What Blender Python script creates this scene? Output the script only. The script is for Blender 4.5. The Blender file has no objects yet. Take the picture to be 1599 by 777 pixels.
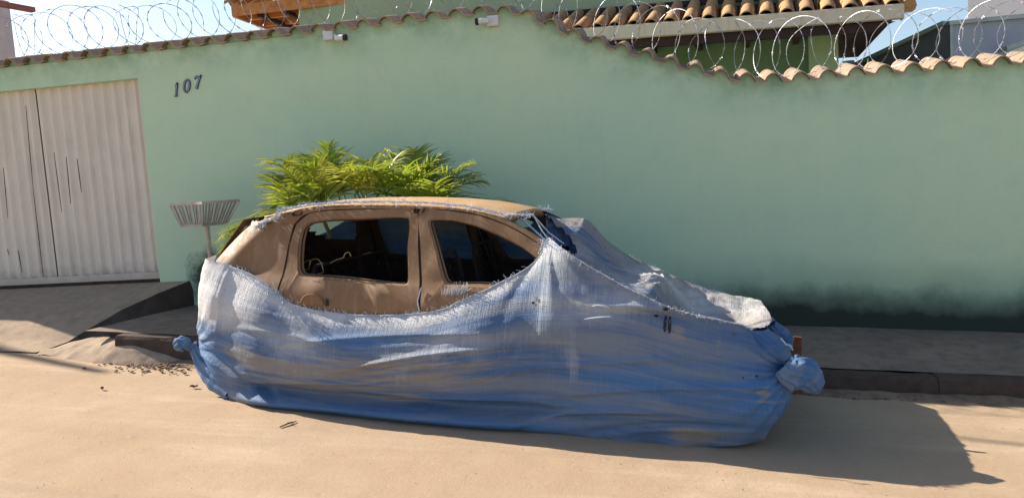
import bpy, bmesh, math, random
from mathutils import Vector, Matrix, noise
from math import sin, cos, pi, radians as rad, sqrt, exp, atan2
random.seed(7)
sc = bpy.context.scene
COL = sc.collection
V = Vector
SLOPE = 0.065                      # the street falls gently to the right

# ---------------------------------------------------------------- camera
FOC = 1200.0
_y, _p, _r = rad(10.3), rad(5.2), rad(3.8)
CAM = V((0, -7.2, 1.6))
_F0 = V((-sin(_y), cos(_y), 0)); _R0 = V((cos(_y), sin(_y), 0)); _Z = V((0, 0, 1))
CF = _F0 * cos(_p) - _Z * sin(_p); _U0 = _R0.cross(CF)
CR = _R0 * cos(_r) - _U0 * sin(_r); CU = _U0 * cos(_r) + _R0 * sin(_r)
cam_d = bpy.data.cameras.new('camera'); cam_d.sensor_width = 36; cam_d.lens = 36 * FOC / 1599
cam_d.clip_start = 0.05; cam_d.clip_end = 3000
cam = bpy.data.objects.new('camera', cam_d); COL.objects.link(cam)
m = Matrix((CR, CU, -CF)).transposed().to_4x4(); m.translation = CAM
cam.matrix_world = m; sc.camera = cam

def at(px, py, y):                 # point of the vertical plane Y=y seen at a spot of the photograph
    r = CF * FOC + CR * (px - 799.5) - CU * (py - 388.5)
    return CAM + r * ((y - CAM.y) / r.y)
def gnd(px, py, dz=0.0):           # the same on the sloping street
    r = CF * FOC + CR * (px - 799.5) - CU * (py - 388.5)
    n = V((SLOPE, 0, 1)); return CAM + r * ((dz - n.dot(CAM)) / n.dot(r))

# ---------------------------------------------------------------- light
SUN_EL, SUN_AZ = rad(33), rad(18)  # sun low on the left, a little behind the wall
w = bpy.data.worlds.new('World'); sc.world = w; w.use_nodes = True
nt = w.node_tree; sky = nt.nodes.new('ShaderNodeTexSky'); sky.sky_type = 'NISHITA'; sky.sun_disc = False
sky.sun_elevation = SUN_EL; sky.sun_rotation = atan2(-cos(SUN_AZ), sin(SUN_AZ))
sky.air_density = 1.0; sky.dust_density = 1.8; sky.altitude = 600
nt.links.new(sky.outputs[0], nt.nodes['Background'].inputs[0]); nt.nodes['Background'].inputs[1].default_value = 0.08
sd = bpy.data.lights.new('sun', 'SUN'); sd.energy = 4.5; sd.angle = rad(0.5); sd.color = (1, 0.9, 0.76)
so = bpy.data.objects.new('sun', sd); COL.objects.link(so)
TRAVEL = V((cos(SUN_EL) * cos(SUN_AZ), -cos(SUN_EL) * sin(SUN_AZ), -sin(SUN_EL)))
so.rotation_euler = TRAVEL.to_track_quat('-Z', 'Y').to_euler(); so.location = (-12, 4, 9)
sc.view_settings.view_transform = 'Standard'; sc.view_settings.look = 'None'
sc.view_settings.exposure = 1.2; sc.view_settings.gamma = 1; sc.view_settings.use_curve_mapping = False

# ---------------------------------------------------------------- helpers
def lerp(a, b, t): return a + (b - a) * t
def clamp(x, a=0.0, b=1.0): return max(a, min(b, x))
def ss(a, b, x):
    t = clamp((x - a) / (b - a)); return t * t * (3 - 2 * t)
def interp(tab, x):                # piecewise linear through (x, y...) rows
    if x <= tab[0][0]: return tab[0][1]
    for a, b in zip(tab, tab[1:]):
        if x <= b[0]: return lerp(a[1], b[1], (x - a[0]) / (b[0] - a[0]))
    return tab[-1][1]
def cmr(p, t):                     # Catmull-Rom through a list of tuples, t in 0..len-1
    n = len(p); i = min(int(t), n - 2); f = t - i
    a, b, c, d = p[max(i - 1, 0)], p[i], p[i + 1], p[min(i + 2, n - 1)]
    return tuple(0.5 * (2 * b[k] + (c[k] - a[k]) * f + (2 * a[k] - 5 * b[k] + 4 * c[k] - d[k]) * f * f
                 + (3 * b[k] - a[k] - 3 * c[k] + d[k]) * f ** 3) for k in range(len(b)))
def nz(x, y, z=0.0): return noise.noise(V((x, y, z)))
def fb(x, y, z=0.0, o=4): return noise.fractal(V((x, y, z)), 1.0, 2.0, o)

class MB:
    def __init__(s): s.v = []; s.f = []; s.uv = None; s.col = None
    def add(s, vs, fs):
        o = len(s.v); s.v += [tuple(q) for q in vs]; s.f += [tuple(i + o for i in q) for q in fs]; return s
    def box(s, c, d, M=None, taper=1.0):
        c = V(c); h = V(d) / 2; vs = []
        for z in (-1, 1):
            k = taper if z > 0 else 1
            for x, y in ((-1, -1), (1, -1), (1, 1), (-1, 1)):
                q = V((x * h.x * k, y * h.y * k, z * h.z)); q = (M @ q) if M else q
                vs.append(c + q)
        return s.add(vs, [(3, 2, 1, 0), (4, 5, 6, 7), (0, 1, 5, 4), (1, 2, 6, 5), (2, 3, 7, 6), (3, 0, 4, 7)])
    def beam(s, a, b, wd, ht, up=V((0, 0, 1))):
        a = V(a); b = V(b); x = (b - a).normalized(); yv = up.cross(x).normalized(); z = x.cross(yv)
        M = Matrix((x, yv, z)).transposed()
        return s.box((a + b) / 2, ((b - a).length, wd, ht), M)
    def tube(s, pts, r, n=6, caps=True, rs=None, flat=1.0):
        pts = [V(q) for q in pts]; N = len(pts); vs = []; prev = None
        for i, q in enumerate(pts):
            t = (pts[min(i + 1, N - 1)] - pts[max(i - 1, 0)]).normalized()
            if prev is None:
                a = V((0, 0, 1)) if abs(t.z) < .9 else V((1, 0, 0)); u = t.cross(a).normalized()
            else:
                u = (prev - t * prev.dot(t)); u = u.normalized() if u.length > 1e-6 else t.orthogonal().normalized()
            prev = u; w2 = t.cross(u); rr = rs[i] if rs else r
            for k in range(n):
                an = 2 * pi * k / n; vs.append(q + u * cos(an) * rr + w2 * sin(an) * rr * flat)
        fs = [(i * n + k, i * n + (k + 1) % n, (i + 1) * n + (k + 1) % n, (i + 1) * n + k) for i in range(N - 1) for k in range(n)]
        if caps: fs += [tuple(range(n - 1, -1, -1)), tuple((N - 1) * n + k for k in range(n))]
        return s.add(vs, fs)
    def grid(s, fn, nu, nv, wrap=False):
        vs = [fn(i / nu, j / nv) for j in range(nv + 1) for i in range(nu + 1)]; W = nu + 1
        return s.add(vs, [(j * W + i, j * W + i + 1, (j + 1) * W + i + 1, (j + 1) * W + i) for j in range(nv) for i in range(nu)])
    def prism(s, poly, e):          # planar polygon swept by vector e
        n = len(poly); e = V(e); vs = [V(q) for q in poly] + [V(q) + e for q in poly]
        return s.add(vs, [tuple(range(n)), tuple(range(2 * n - 1, n - 1, -1))] + [(i, i + n, (i + 1) % n + n, (i + 1) % n) for i in range(n)])
    def mesh(s, name, mat, smooth=False, fix=True):
        me = bpy.data.meshes.new(name); me.from_pydata(s.v, [], s.f)
        if s.uv:
            l = me.uv_layers.new(name='UVMap')
            for lp in me.loops: l.data[lp.index].uv = s.uv[lp.vertex_index]
        if s.col:
            a = me.color_attributes.new('mask', 'FLOAT_COLOR', 'POINT')
            for i, c in enumerate(s.col): a.data[i].color = c
        if fix:
            bm = bmesh.new(); bm.from_mesh(me); bmesh.ops.recalc_face_normals(bm, faces=bm.faces); bm.to_mesh(me); bm.free()
        if smooth:
            me.polygons.foreach_set('use_smooth', [True] * len(me.polygons))
            if smooth != 'all': me.set_sharp_from_angle(angle=rad(40))
        me.materials.append(mat); me.update(); return me
    def build(s, name, mat, parent=None, smooth=False, fix=True):
        o = bpy.data.objects.new(name, s.mesh(name, mat, smooth, fix)); COL.objects.link(o)
        if parent: o.parent = parent
        return o
def inst(name, me, parent, M):
    o = bpy.data.objects.new(name, me); COL.objects.link(o); o.parent = parent; o.matrix_local = M; return o
def tag(o, label=None, cat=None, group=None, kind=None):
    if label: o['label'] = label
    if cat: o['category'] = cat
    if group: o['group'] = group
    if kind: o['kind'] = kind
    return o
def empty(name, loc=(0, 0, 0), label=None, cat=None, group=None, M=None):
    o = bpy.data.objects.new(name, None); COL.objects.link(o); o.empty_display_size = .1
    if M is not None: o.matrix_world = M
    else: o.location = loc
    return tag(o, label, cat, group)

# materials ------------------------------------------------------
class Mat:
    def __init__(s, name, rough=0.8, metal=0.0, spec=0.3):
        s.m = bpy.data.materials.new(name); s.m.use_nodes = True; s.t = s.m.node_tree; s.n = s.t.nodes
        s.b = s.n['Principled BSDF']; s.b.inputs['Roughness'].default_value = rough
        s.b.inputs['Metallic'].default_value = metal; s.b.inputs['Specular IOR Level'].default_value = spec
        s.co = s.n.new('ShaderNodeTexCoord')
    def L(s, a, b): s.t.links.new(a, b)
    def val(s, x, sock):
        if isinstance(x, (int, float)): sock.default_value = x
        elif isinstance(x, tuple): sock.default_value = x if len(x) == 4 else (*x, 1)
        else: s.L(x, sock)
    def map(s, scale=(1, 1, 1), src='Object', loc=(0, 0, 0), rot=(0, 0, 0)):
        mp = s.n.new('ShaderNodeMapping'); s.L(s.co.outputs[src], mp.inputs[0])
        mp.inputs['Scale'].default_value = scale; mp.inputs['Location'].default_value = loc; mp.inputs['Rotation'].default_value = rot
        return mp.outputs[0]
    def noise(s, scale=5, detail=4, rough=.55, vec=None, dist=0.0):
        q = s.n.new('ShaderNodeTexNoise'); q.inputs['Scale'].default_value = scale; q.inputs['Detail'].default_value = detail
        q.inputs['Roughness'].default_value = rough; q.inputs['Distortion'].default_value = dist
        s.L(vec if vec is not None else s.co.outputs['Object'], q.inputs['Vector']); return q.outputs[0]
    def ramp(s, x, stops):
        q = s.n.new('ShaderNodeValToRGB'); e = q.color_ramp.elements
        while len(e) < len(stops): e.new(.5)
        for el, (p, c) in zip(e, stops): el.position = p; el.color = (c, c, c, 1) if isinstance(c, (int, float)) else (*c, 1)
        s.L(x, q.inputs[0]); return q.outputs[0]
    def math(s, op, a, b=0.0, clampit=False):
        q = s.n.new('ShaderNodeMath'); q.operation = op; q.use_clamp = clampit; s.val(a, q.inputs[0]); s.val(b, q.inputs[1]); return q.outputs[0]
    def mix(s, f, a, b, mode='MIX'):
        q = s.n.new('ShaderNodeMix'); q.data_type = 'RGBA'; q.blend_type = mode; q.clamp_factor = True
        s.val(f, q.inputs[0]); s.val(a, q.inputs[6]); s.val(b, q.inputs[7]); return q.outputs[2]
    def sep(s, v):
        q = s.n.new('ShaderNodeSeparateXYZ'); s.L(v, q.inputs[0]); return q.outputs
    def attr(s, name):
        q = s.n.new('ShaderNodeAttribute'); q.attribute_name = name
        r = s.n.new('ShaderNodeSeparateColor'); s.L(q.outputs['Color'], r.inputs[0]); return r.outputs
    def col(s, c): s.val(c, s.b.inputs['Base Color']); return s
    def bump(s, h, strength=.3, dist=.01):
        q = s.n.new('ShaderNodeBump'); q.inputs['Strength'].default_value = strength; q.inputs['Distance'].default_value = dist
        s.L(h, q.inputs['Height'])
        if s.b.inputs['Normal'].links: s.L(s.b.inputs['Normal'].links[0].from_socket, q.inputs['Normal'])
        s.L(q.outputs[0], s.b.inputs['Normal']); return s

def simple(name, c1, c2, scale=8, rough=.8, metal=0., bump=.15, bd=.004, spec=.3, pos=(.35, .65)):
    M = Mat(name, rough, metal, spec); n = M.noise(scale, 6, .6)
    M.col(M.mix(M.ramp(n, [(pos[0], 0.), (pos[1], 1.)]), c1, c2)); M.bump(M.noise(scale * 6, 4), bump, bd); return M.m
# ---------------------------------------------------------------- materials of the setting
def road_mat():
    M = Mat('dusty_road', .95, 0, .15); big = M.noise(.55, 5, .6); mid = M.noise(3.2, 6, .65); fine = M.noise(120, 4, .7)
    c = M.mix(M.ramp(big, [(.35, 0.), (.68, 1.)]), (.40, .288, .188), (.455, .34, .228))
    c = M.mix(M.ramp(mid, [(.42, 0.), (.75, .55)]), c, (.37, .25, .165))
    st = M.noise(1.6, 5, .6, M.map((.35, 2.2, 1), rot=(0, 0, .08)))
    c = M.mix(M.ramp(st, [(.52, 0.), (.72, .5)]), c, (.56, .43, .31))
    tr_ = M.noise(1, 4, .6, M.map((.12, 3.4, 1), rot=(0, 0, .05))); c = M.mix(M.ramp(tr_, [(.5, 0.), (.66, .4)]), c, (.34, .25, .175))
    pt_ = M.noise(1.1, 7, .72); c = M.mix(M.ramp(pt_, [(.53, 0.), (.62, .30)]), c, (.33, .24, .165))
    gr_ = M.noise(38, 5, .7); c = M.mix(M.ramp(gr_, [(.60, 0.), (.70, .55)]), c, (.26, .19, .135)); c = M.mix(M.ramp(gr_, [(.30, .4), (.40, 0.)]), c, (.62, .50, .38)); M.bump(gr_, .35, .006)
    c = M.mix(M.ramp(fine, [(.60, 0.), (.74, .65)]), c, (.20, .15, .11))
    c = M.mix(M.ramp(fine, [(.26, .5), (.38, 0.)]), c, (.62, .50, .38))
    M.col(c); M.bump(mid, .25, .02); M.bump(fine, .5, .006); return M.m
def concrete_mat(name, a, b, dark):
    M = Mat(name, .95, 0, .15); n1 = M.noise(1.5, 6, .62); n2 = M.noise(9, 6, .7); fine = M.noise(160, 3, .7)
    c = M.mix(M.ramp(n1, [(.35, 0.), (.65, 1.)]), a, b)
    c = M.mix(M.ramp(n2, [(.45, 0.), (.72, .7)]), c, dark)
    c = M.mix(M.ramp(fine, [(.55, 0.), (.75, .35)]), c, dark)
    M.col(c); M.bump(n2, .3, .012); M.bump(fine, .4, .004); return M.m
def wall_mat():
    M = Mat('green_wall_paint', .9, 0, .2); P = M.sep(M.co.outputs['Object'])
    big = M.noise(.7, 5, .6); n = M.noise(5, 6, .65); fine = M.noise(220, 3, .6)
    c = M.mix(M.ramp(big, [(.36, 0.), (.66, 1.)]), (.50, .69, .50), (.56, .71, .485))
    c = M.mix(M.ramp(n, [(.5, 0.), (.8, .3)]), c, (.40, .53, .42))
    vs = M.noise(1, 5, .6, M.map((14, 1, .9)))                      # faint rain runs
    c = M.mix(M.ramp(vs, [(.55, 0.), (.75, .10)]), c, (.33, .46, .36))
    # dirt washed out from under the coping tiles: distance below the stepped top comes as vertex colour
    A = M.attr('mask')
    tn = M.noise(3.2, 6, .7)
    t = M.math('MULTIPLY', A[0], M.ramp(tn, [(.38, 0.15), (.62, 1.)]))
    c = M.mix(M.math('MULTIPLY', t, .75), c, (.20, .37, .25))
    vo = M.n.new('ShaderNodeTexVoronoi'); vo.feature = 'DISTANCE_TO_EDGE'; vo.inputs['Scale'].default_value = .75
    vm = M.n.new('ShaderNodeVectorMath'); vm.operation = 'MULTIPLY_ADD'; cn = M.n.new('ShaderNodeTexNoise'); cn.inputs['Scale'].default_value = 2.3; cn.inputs['Detail'].default_value = 7; M.L(M.co.outputs['Object'], cn.inputs['Vector'])
    M.L(cn.outputs['Color'], vm.inputs[0]); vm.inputs[1].default_value = (.8, .8, .8); M.L(M.co.outputs['Object'], vm.inputs[2]); M.L(vm.outputs[0], vo.inputs['Vector'])
    ck = M.math('MULTIPLY', M.ramp(vo.outputs['Distance'], [(.0, 1.), (.0035, 0.)]), M.ramp(M.noise(.9, 3, .5), [(.52, 0.), (.60, .45)]))
    c = M.mix(M.math('MULTIPLY', ck, .5), c, (.20, .30, .23))
    pk = M.noise(46, 3, .6); c = M.mix(M.ramp(pk, [(.735, 0.), (.76, .7)]), c, (.12, .16, .12))
    c = M.mix(M.ramp(M.noise(1.7, 6, .7), [(.55, 0.), (.70, .22)]), c, (.60, .70, .52))
    # black mould rising from the pavement
    up = M.math('ADD', P[2], M.math('MULTIPLY', P[0], .070))
    sn = M.noise(1, 6, .65, M.map((2.6, 1, 2.4)))
    hn = M.math('ADD', up, M.math('MULTIPLY', M.math('SUBTRACT', sn, .5), -.30))
    xr = M.ramp(M.math('MULTIPLY', M.math('ADD', P[0], .2), .55), [(0., 0.), (.55, 1.)])
    blk = M.math('MULTIPLY', M.ramp(hn, [(.34, 1.), (.60, 0.)]), xr)
    hal = M.math('MULTIPLY', M.ramp(hn, [(.46, 1.), (.86, 0.)]), xr)
    c = M.mix(M.math('MULTIPLY', hal, .6), c, (.13, .24, .17))
    c = M.mix(M.math('MULTIPLY', blk, .93), c, (.020, .024, .022))
    # mould patch by the gate corner
    dx = M.math('SUBTRACT', P[0], -4.48); dz = M.math('SUBTRACT', P[2], .80)
    d = M.math('SQRT', M.math('ADD', M.math('MULTIPLY', M.math('MULTIPLY', dx, dx), 1.4), M.math('MULTIPLY', M.math('MULTIPLY', dz, dz), 1.1)))
    dn = M.math('ADD', d, M.math('MULTIPLY', M.math('SUBTRACT', M.noise(6, 6, .75), .5), .55))
    c = M.mix(M.math('MULTIPLY', M.ramp(dn, [(.17, .95), (.36, 0.)]), 1.0), c, (.028, .045, .036))
    M.col(c); M.bump(n, .2, .006); M.bump(fine, .3, .0025); return M.m
m_road = road_mat()
m_pave = concrete_mat('old_pavement', (.28, .215, .165), (.21, .16, .125), (.11, .085, .068))
m_ramp = concrete_mat('ramp_concrete', (.33, .255, .19), (.40, .30, .21), (.20, .155, .12))
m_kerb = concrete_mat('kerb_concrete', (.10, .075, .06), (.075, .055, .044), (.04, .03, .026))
m_wall = wall_mat()
def tile_mat(name, a, b, dk):
    M = Mat(name, .9, 0, .15); n = M.noise(9, 6, .65); oi = M.n.new('ShaderNodeObjectInfo').outputs['Random']
    c = M.mix(oi, a, b); c = M.mix(M.ramp(n, [(.42, 0.), (.68, .8)]), c, dk)
    f = M.noise(60, 4, .7); c = M.mix(M.ramp(f, [(.55, 0.), (.75, .5)]), c, (.10, .08, .065))
    M.col(c); M.bump(n, .3, .006); M.bump(f, .4, .003); return M.m
m_coping = tile_mat('coping_clay', (.46, .33, .235), (.37, .275, .20), (.25, .19, .145))
m_rtile = tile_mat('roof_clay', (.52, .31, .15), (.40, .24, .125), (.20, .12, .075))

# ---------------------------------------------------------------- ground
def gz(x): return -SLOPE * x
rd = MB()
def road_p(u, v):
    x = lerp(-9, 7, u); y = lerp(-6.5, .3, v)
    h = .006 * fb(x * .9, y * .9) + .0025 * fb(x * 7, y * 7, 3)
    return (x, y, gz(x) + h - .004)
rd.grid(road_p, 320, 140)
road = rd.build('road', m_road, smooth='all'); tag(road, kind='structure')
gr = MB()                                                           # the far ground all round, 2 cm lower under the detailed sheet
gr.add([(x, y, gz(clamp(x, -60, 60)) - .03 ) for x, y in ((-2500, -2500), (-60, -2500), (60, -2500), (2500, -2500), (2500, 2500), (60, 2500), (-60, 2500), (-2500, 2500))],
       [(0, 1, 6, 7), (1, 2, 5, 6), (2, 3, 4, 5)])
tag(gr.build('ground', m_road), kind='structure')

KY = -1.46                                                          # street face of the kerb
def pave_z(x, y): return gz(x) + .14 + .07 * ss(-2.2, -4.3, x) + (y - KY) * .035 * ss(-4.6, -2.6, x)
pv = MB()
def pave_p(u, v):
    y = lerp(KY + .12, .02, v); x = lerp(-4.70 - .15 * abs(y), 9, u)
    return (x, y, pave_z(x, y) + .005 * fb(x * 2, y * 2) - .01 * max(0, nz(x * .6, y * .5)))
pv.grid(pave_p, 160, 20)
tag(pv.build('pavement', m_pave, smooth='all'), kind='structure')
kerb = empty('kerb'); tag(kerb, kind='structure')
x = -4.52; k = 0; rk = random.Random(3)
while x < 8.6:                                                      # precast kerb stones with open joints
    L = .92; b = MB(); n = 14
    def kp(u, v, x0=x, L=L):
        xx = x0 + L * u; prof = ((KY - .018, -.06), (KY - .012, .05), (KY, .115 + pave_z(xx, KY) - gz(xx) - .14), (KY + .018, .137 + pave_z(xx, KY) - gz(xx) - .14), (KY + .122, .141 + pave_z(xx, KY) - gz(xx) - .14))
        q = prof[int(round(v * 4))]
        wob = .008 * fb(xx * 5, v * 4, 2)
        return (xx, q[0] + wob, gz(xx) + q[1] - abs(wob) * .8 - (.02 * max(0, nz(xx * 3.1, 9) - .25) if v > .4 else 0))
    b.grid(kp, n, 4)
    b.add([kp(0, v / 4) for v in range(5)] + [(x, KY + .122, gz(x) - .06)], [(0, 1, 2, 3, 4, 5)])
    b.add([kp(1, v / 4) for v in range(5)] + [(x + L, KY + .122, gz(x + L) - .06)], [(5, 4, 3, 2, 1, 0)])
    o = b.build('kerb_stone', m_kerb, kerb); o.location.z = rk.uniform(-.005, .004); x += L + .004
# gutter strip with dirt lying against the kerb
m_dirt = concrete_mat('kerb_dirt', (.20, .14, .09), (.30, .21, .14), (.09, .065, .045))
gt = MB()
gt.grid(lambda u, v: (lerp(-4.4, 8, u), lerp(KY - .02, KY - .17 - .05 * nz(u * 40, 1), v), gz(lerp(-4.4, 8, u)) + (1 - v) * (.022 + .02 * nz(u * 60, 4)) + .004 - .012 * v), 300, 6)
tag(gt.build('gutter_dirt', m_dirt, smooth='all'), kind='structure')

# drive ramp up to the gate
GZ = .80                                                            # gate threshold
rp = MB()
def ramp_edge(v): return V((lerp(-5.385, -4.72, v), lerp(-1.37, -.0, v), 0))
RF = [(-1.37, 0), (-1.30, .015), (-1.125, .11), (-.87, .39), (-.655, .60), (-.3, .84), (0, 1)]
def ramp_h(x, y): zb = gz(x) + .006; return lerp(zb, .772, interp(RF, y))
def ramp_p(u, v):
    e = ramp_edge(v); x = lerp(-9.5, e.x, u); y = e.y
    return (x, y, ramp_h(x, y) + .006 * fb(x * 1.5, y * 2) + .003 * nz(x * 8, y * 8))
rp.grid(ramp_p, 90, 50)
tag(rp.build('driveway_ramp', m_ramp, smooth=True), kind='structure')
rs = MB()                                                           # rough side of the slab down to the low pavement, coloured dark for its shade
def rside(u, v):
    p = ramp_p(1, u); y = p[1]; xb = -4.70 - .15 * abs(y); zb_ = pave_z(xb, y) - .012
    if y < -1.0: xb = lerp(xb, p[0] + .02, ss(-1.0, -1.34, y)); zb_ = lerp(zb_, gz(xb) - .03, ss(-.95, -1.25, y))
    if v == 0: return p
    f = v; q = (lerp(p[0] + .03, xb, f), y, lerp(p[2] - .05 * (f > 0), zb_ - .02, min(1, f * 1.25)) )
    return (q[0] + .006 * nz(u * 30, v * 5), q[1], q[2] + .006 * nz(u * 25, v * 6, 3))
rs.grid(rside, 50, 6)
tag(rs.build('ramp_side', m_kerb, smooth='all'), kind='structure')
wg = MB()                                                           # hump of mortar and dirt in front of the low kerb
_int = interp
def smi_(tab, x): return sum(_int(tab, x + o_ * .05) for o_ in (-3, -2, -1, 0, 1, 2, 3)) / 7
def smi(tab, x): return sum(interp(tab, x + o_ * .05) for o_ in (-3, -2, -1, 0, 1, 2, 3)) / 7
def wedge_p(u, v):
    x = lerp(-5.36, -3.85, u); interp = smi_
    x_ = x; h = interp([(-5.36, .0), (-5.15, .09), (-4.9, .12), (-4.6, .16), (-4.42, .165), (-4.2, .10), (-3.95, .05), (-3.85, .02)], x)
    y1 = interp([(-5.36, -1.35), (-5.15, -1.12), (-4.9, -1.12), (-4.6, -1.32), (-4.42, -1.44), (-3.85, -1.465)], x); y0 = interp([(-5.36, -1.38), (-5.1, -1.47), (-4.6, -1.60), (-4.2, -1.62), (-3.85, -1.52)], x)
    y = lerp(y0, y1, v); return (x, y + .006 * nz(x * 9, y * 9), gz(x) - .004 + (h * (1 - (1 - v) ** 1.5)) + .016 * fb(x * 6, y * 7) * (1 - .5 * v))
wg.grid(wedge_p, 60, 18)
tag(wg.build('mortar_wedge', m_ramp, smooth='all'), kind='structure')

# ---------------------------------------------------------------- boundary wall
TOP = [(-14, 2.32), (-8.501, 2.32), (-8.50, 3.42), (-7.7, 3.40), (-7.2, 3.13), (-6.6, 3.13), (-4.2, 3.14), (-2.2, 3.15), (-1.52, 3.15), (-1.25, 3.14), (-.98, 3.09), (-.87, 2.995), (-.67, 2.885), (-.46, 2.795), (-.26, 2.715),  # left end, out of view, stepped and raised to shape its shadow
       (-.02, 2.63), (.19, 2.55), (.38, 2.478), (.58, 2.41), (.79, 2.345), (1.0, 2.315), (1.3, 2.30), (1.84, 2.305), (2.65, 2.29), (9, 2.29)]
def top_z(x): return interp(TOP, x) - .015
GL, GR = -8.2, -5.06                                                # gate opening
GT = 2.872
WT = .17
wall = empty('boundary_wall', (0, 0, 0), 'long pale green rendered street wall with stepped wavy top and black mould at its foot', 'wall')
b = MB(); b.col = []
def wall_block(x0, x1, zb, n, zt=None, nz_=26):
    def mk(y, flip):
        o = len(b.v)
        for j in range(nz_ + 1):
            for i in range(n + 1):
                x = lerp(x0, x1, i / n); t = top_z(x) if zt is None else zt; z0 = zb(x) if callable(zb) else zb
                q = 1 - (1 - j / nz_) ** 1.6
                z = lerp(z0, t, q)
                b.v.append((x, y, z)); b.col.append((clamp(1 - (top_z(x) - z) / .42) ** 1.5, 0, 0, 1))
        for j in range(nz_):
            for i in range(n):
                a = o + j * (n + 1) + i; f = (a, a + 1, a + n + 2, a + n + 1); b.f.append(f if not flip else f[::-1])
        return o
    o1 = mk(0, False); o2 = mk(WT, True); W = n + 1
    for i in range(n):
        t1 = o1 + nz_ * W + i; t2 = o2 + nz_ * W + i; b.f.append((t1, t1 + 1, t2 + 1, t2)); b.f.append((o1 + i + 1, o1 + i, o2 + i, o2 + i + 1))
    for j in range(nz_):
        for e in (0, n):
            a = o1 + j * W + e; c = o2 + j * W + e; f = (a, a + W, c + W, c); b.f.append(f if e == 0 else f[::-1])
wall_block(-14, -8.5015, lambda x: gz(x) - .1, 6)
wall_block(-8.4999, GL, lambda x: gz(x) - .1, 4)
wall_block(GL, GR, GT, 24, None, 8)
wall_block(GR, 9, lambda x: gz(x) - .1, 300)
b.build('masonry', m_wall, wall, fix=False)
# coping: barrel tiles laid across the wall, humps over channels
def barrel(r0, r1, L, th, up=True, n=9, arc=pi):
    """half-round tile along -Y, r0 at the back, r1 at the front"""
    q = MB(); s = 1 if up else -1; rows = []
    for (yy, r) in ((0, r0), (-L * .5, (r0 + r1) / 2), (-L, r1)):
        for rr in (r, r - th):
            rows.append([(rr * cos(pi / 2 + arc / 2 - arc * k / n), yy, s * (rr * sin(pi / 2 + arc / 2 - arc * k / n))) for k in range(n + 1)])
    W = n + 1
    for rw in rows: q.v += rw
    for k in range(n):
        for lay in (0, 1):
            for a in (0, 1):
                i = (a * 2 + lay) * W + k; j = ((a + 1) * 2 + lay) * W + k
                q.f.append((i, i + 1, j + 1, j))
        q.f.append((k, k + 1, W + k + 1, W + k)); q.f.append((4 * W + k, 4 * W + k + 1, 5 * W + k + 1, 5 * W + k))
    for k in (0, n):
        for a in (0, 1):
            q.f.append((a * 2 * W + k, (a * 2 + 1) * W + k, ((a + 1) * 2 + 1) * W + k, (a + 1) * 2 * W + k))
    return q
PITCH = .2285; HW = .150
def wave(t):                                                        # profile of a wave tile: hump, then a flat pan
    x = t * (PITCH + .022); 
    if x < HW: return x, .064 * sin(pi * x / HW) ** .72
    f = (x - HW) / (PITCH + .022 - HW); return x, -.006 * sin(pi * f) ** .8
def wave_tile(sd_):
    q = MB(); n = 16; rr = random.Random(sd_); th = .013; rows = []
    for (yy, k) in ((0, .94), (-.19, 1.0), (-.375, 1.03)):
        for dz in (th, 0):
            rows.append([((wave(i / n)[0]), yy, wave(i / n)[1] * k + dz * (1 - .15 * abs(i / n - .3))) for i in range(n + 1)])
    W = n + 1
    for rw in rows: q.v += rw
    for a in (0, 1):
        for lay in (0, 1):
            for i in range(n): q.f.append(((a * 2 + lay) * W + i, (a * 2 + lay) * W + i + 1, ((a + 1) * 2 + lay) * W + i + 1, ((a + 1) * 2 + lay) * W + i))
        for i in (0, n): q.f.append((a * 2 * W + i, (a * 2 + 1) * W + i, ((a + 1) * 2 + 1) * W + i, (a + 1) * 2 * W + i))
    for i in range(n):
        q.f.append((i, i + 1, W + i + 1, W + i)); q.f.append((4 * W + i, 4 * W + i + 1, 5 * W + i + 1, 5 * W + i))
    return q.mesh('coping_tile', m_coping, True)
tmes = [wave_tile(k) for k in range(3)]
coping = empty('tile_coping'); coping.parent = wall; rt = random.Random(5); fill = MB(); fv = []
x = -8.33; k = 0
while x < 4.8:
    x1 = x + PITCH
    for _ in range(6):
        sl = (top_z(x1) - top_z(x)) / (x1 - x); x1 = x + PITCH / sqrt(1 + sl * sl)
    an = math.atan2(top_z(x1) - top_z(x), x1 - x); zb = top_z(x)
    M = Matrix.Translation((x, -.055 + rt.uniform(-.010, .006), zb - .004)) @ Matrix.Rotation(-an, 4, 'Y') @ Matrix.Rotation(rad(12 + rt.uniform(-1.2, 1.2)), 4, 'X') @ Matrix.Rotation(rad(rt.uniform(-1.6, 1.6)), 4, 'Z') @ Matrix.Translation((0, .375, rt.uniform(0, .005)))
    inst('coping_tile', tmes[k % 3], coping, M)
    R_ = Matrix.Translation((x, 0, zb + .004)) @ Matrix.Rotation(-an, 4, 'Y')
    for i in range(12):
        px_, pz_ = wave(i / 12 * PITCH / (PITCH + .022)); p = R_ @ V((px_, 0, pz_)); fv.append(p)
    x = x1; k += 1
n = len(fv); fill.v = [(p.x, -.004 + (.022 if p.x < -3.4 else 0), top_z(p.x) - .03) for p in fv] + [(p.x, -.004 + (.022 if p.x < -3.4 else 0), max(p.z + (.003 if p.x > -3.4 else .006), top_z(p.x) - .02)) for p in fv] + [(p.x, WT, max(p.z + .035, top_z(p.x))) for p in fv]
fill.f = [(i, i + 1, n + i + 1, n + i) for i in range(n - 1)] + [(n + i, n + i + 1, 2 * n + i + 1, 2 * n + i) for i in range(n - 1)]
fill.col = [(1, 0, 0, 1)] * (3 * n)
fill.build('painted_mortar', m_wall, wall)

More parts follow.
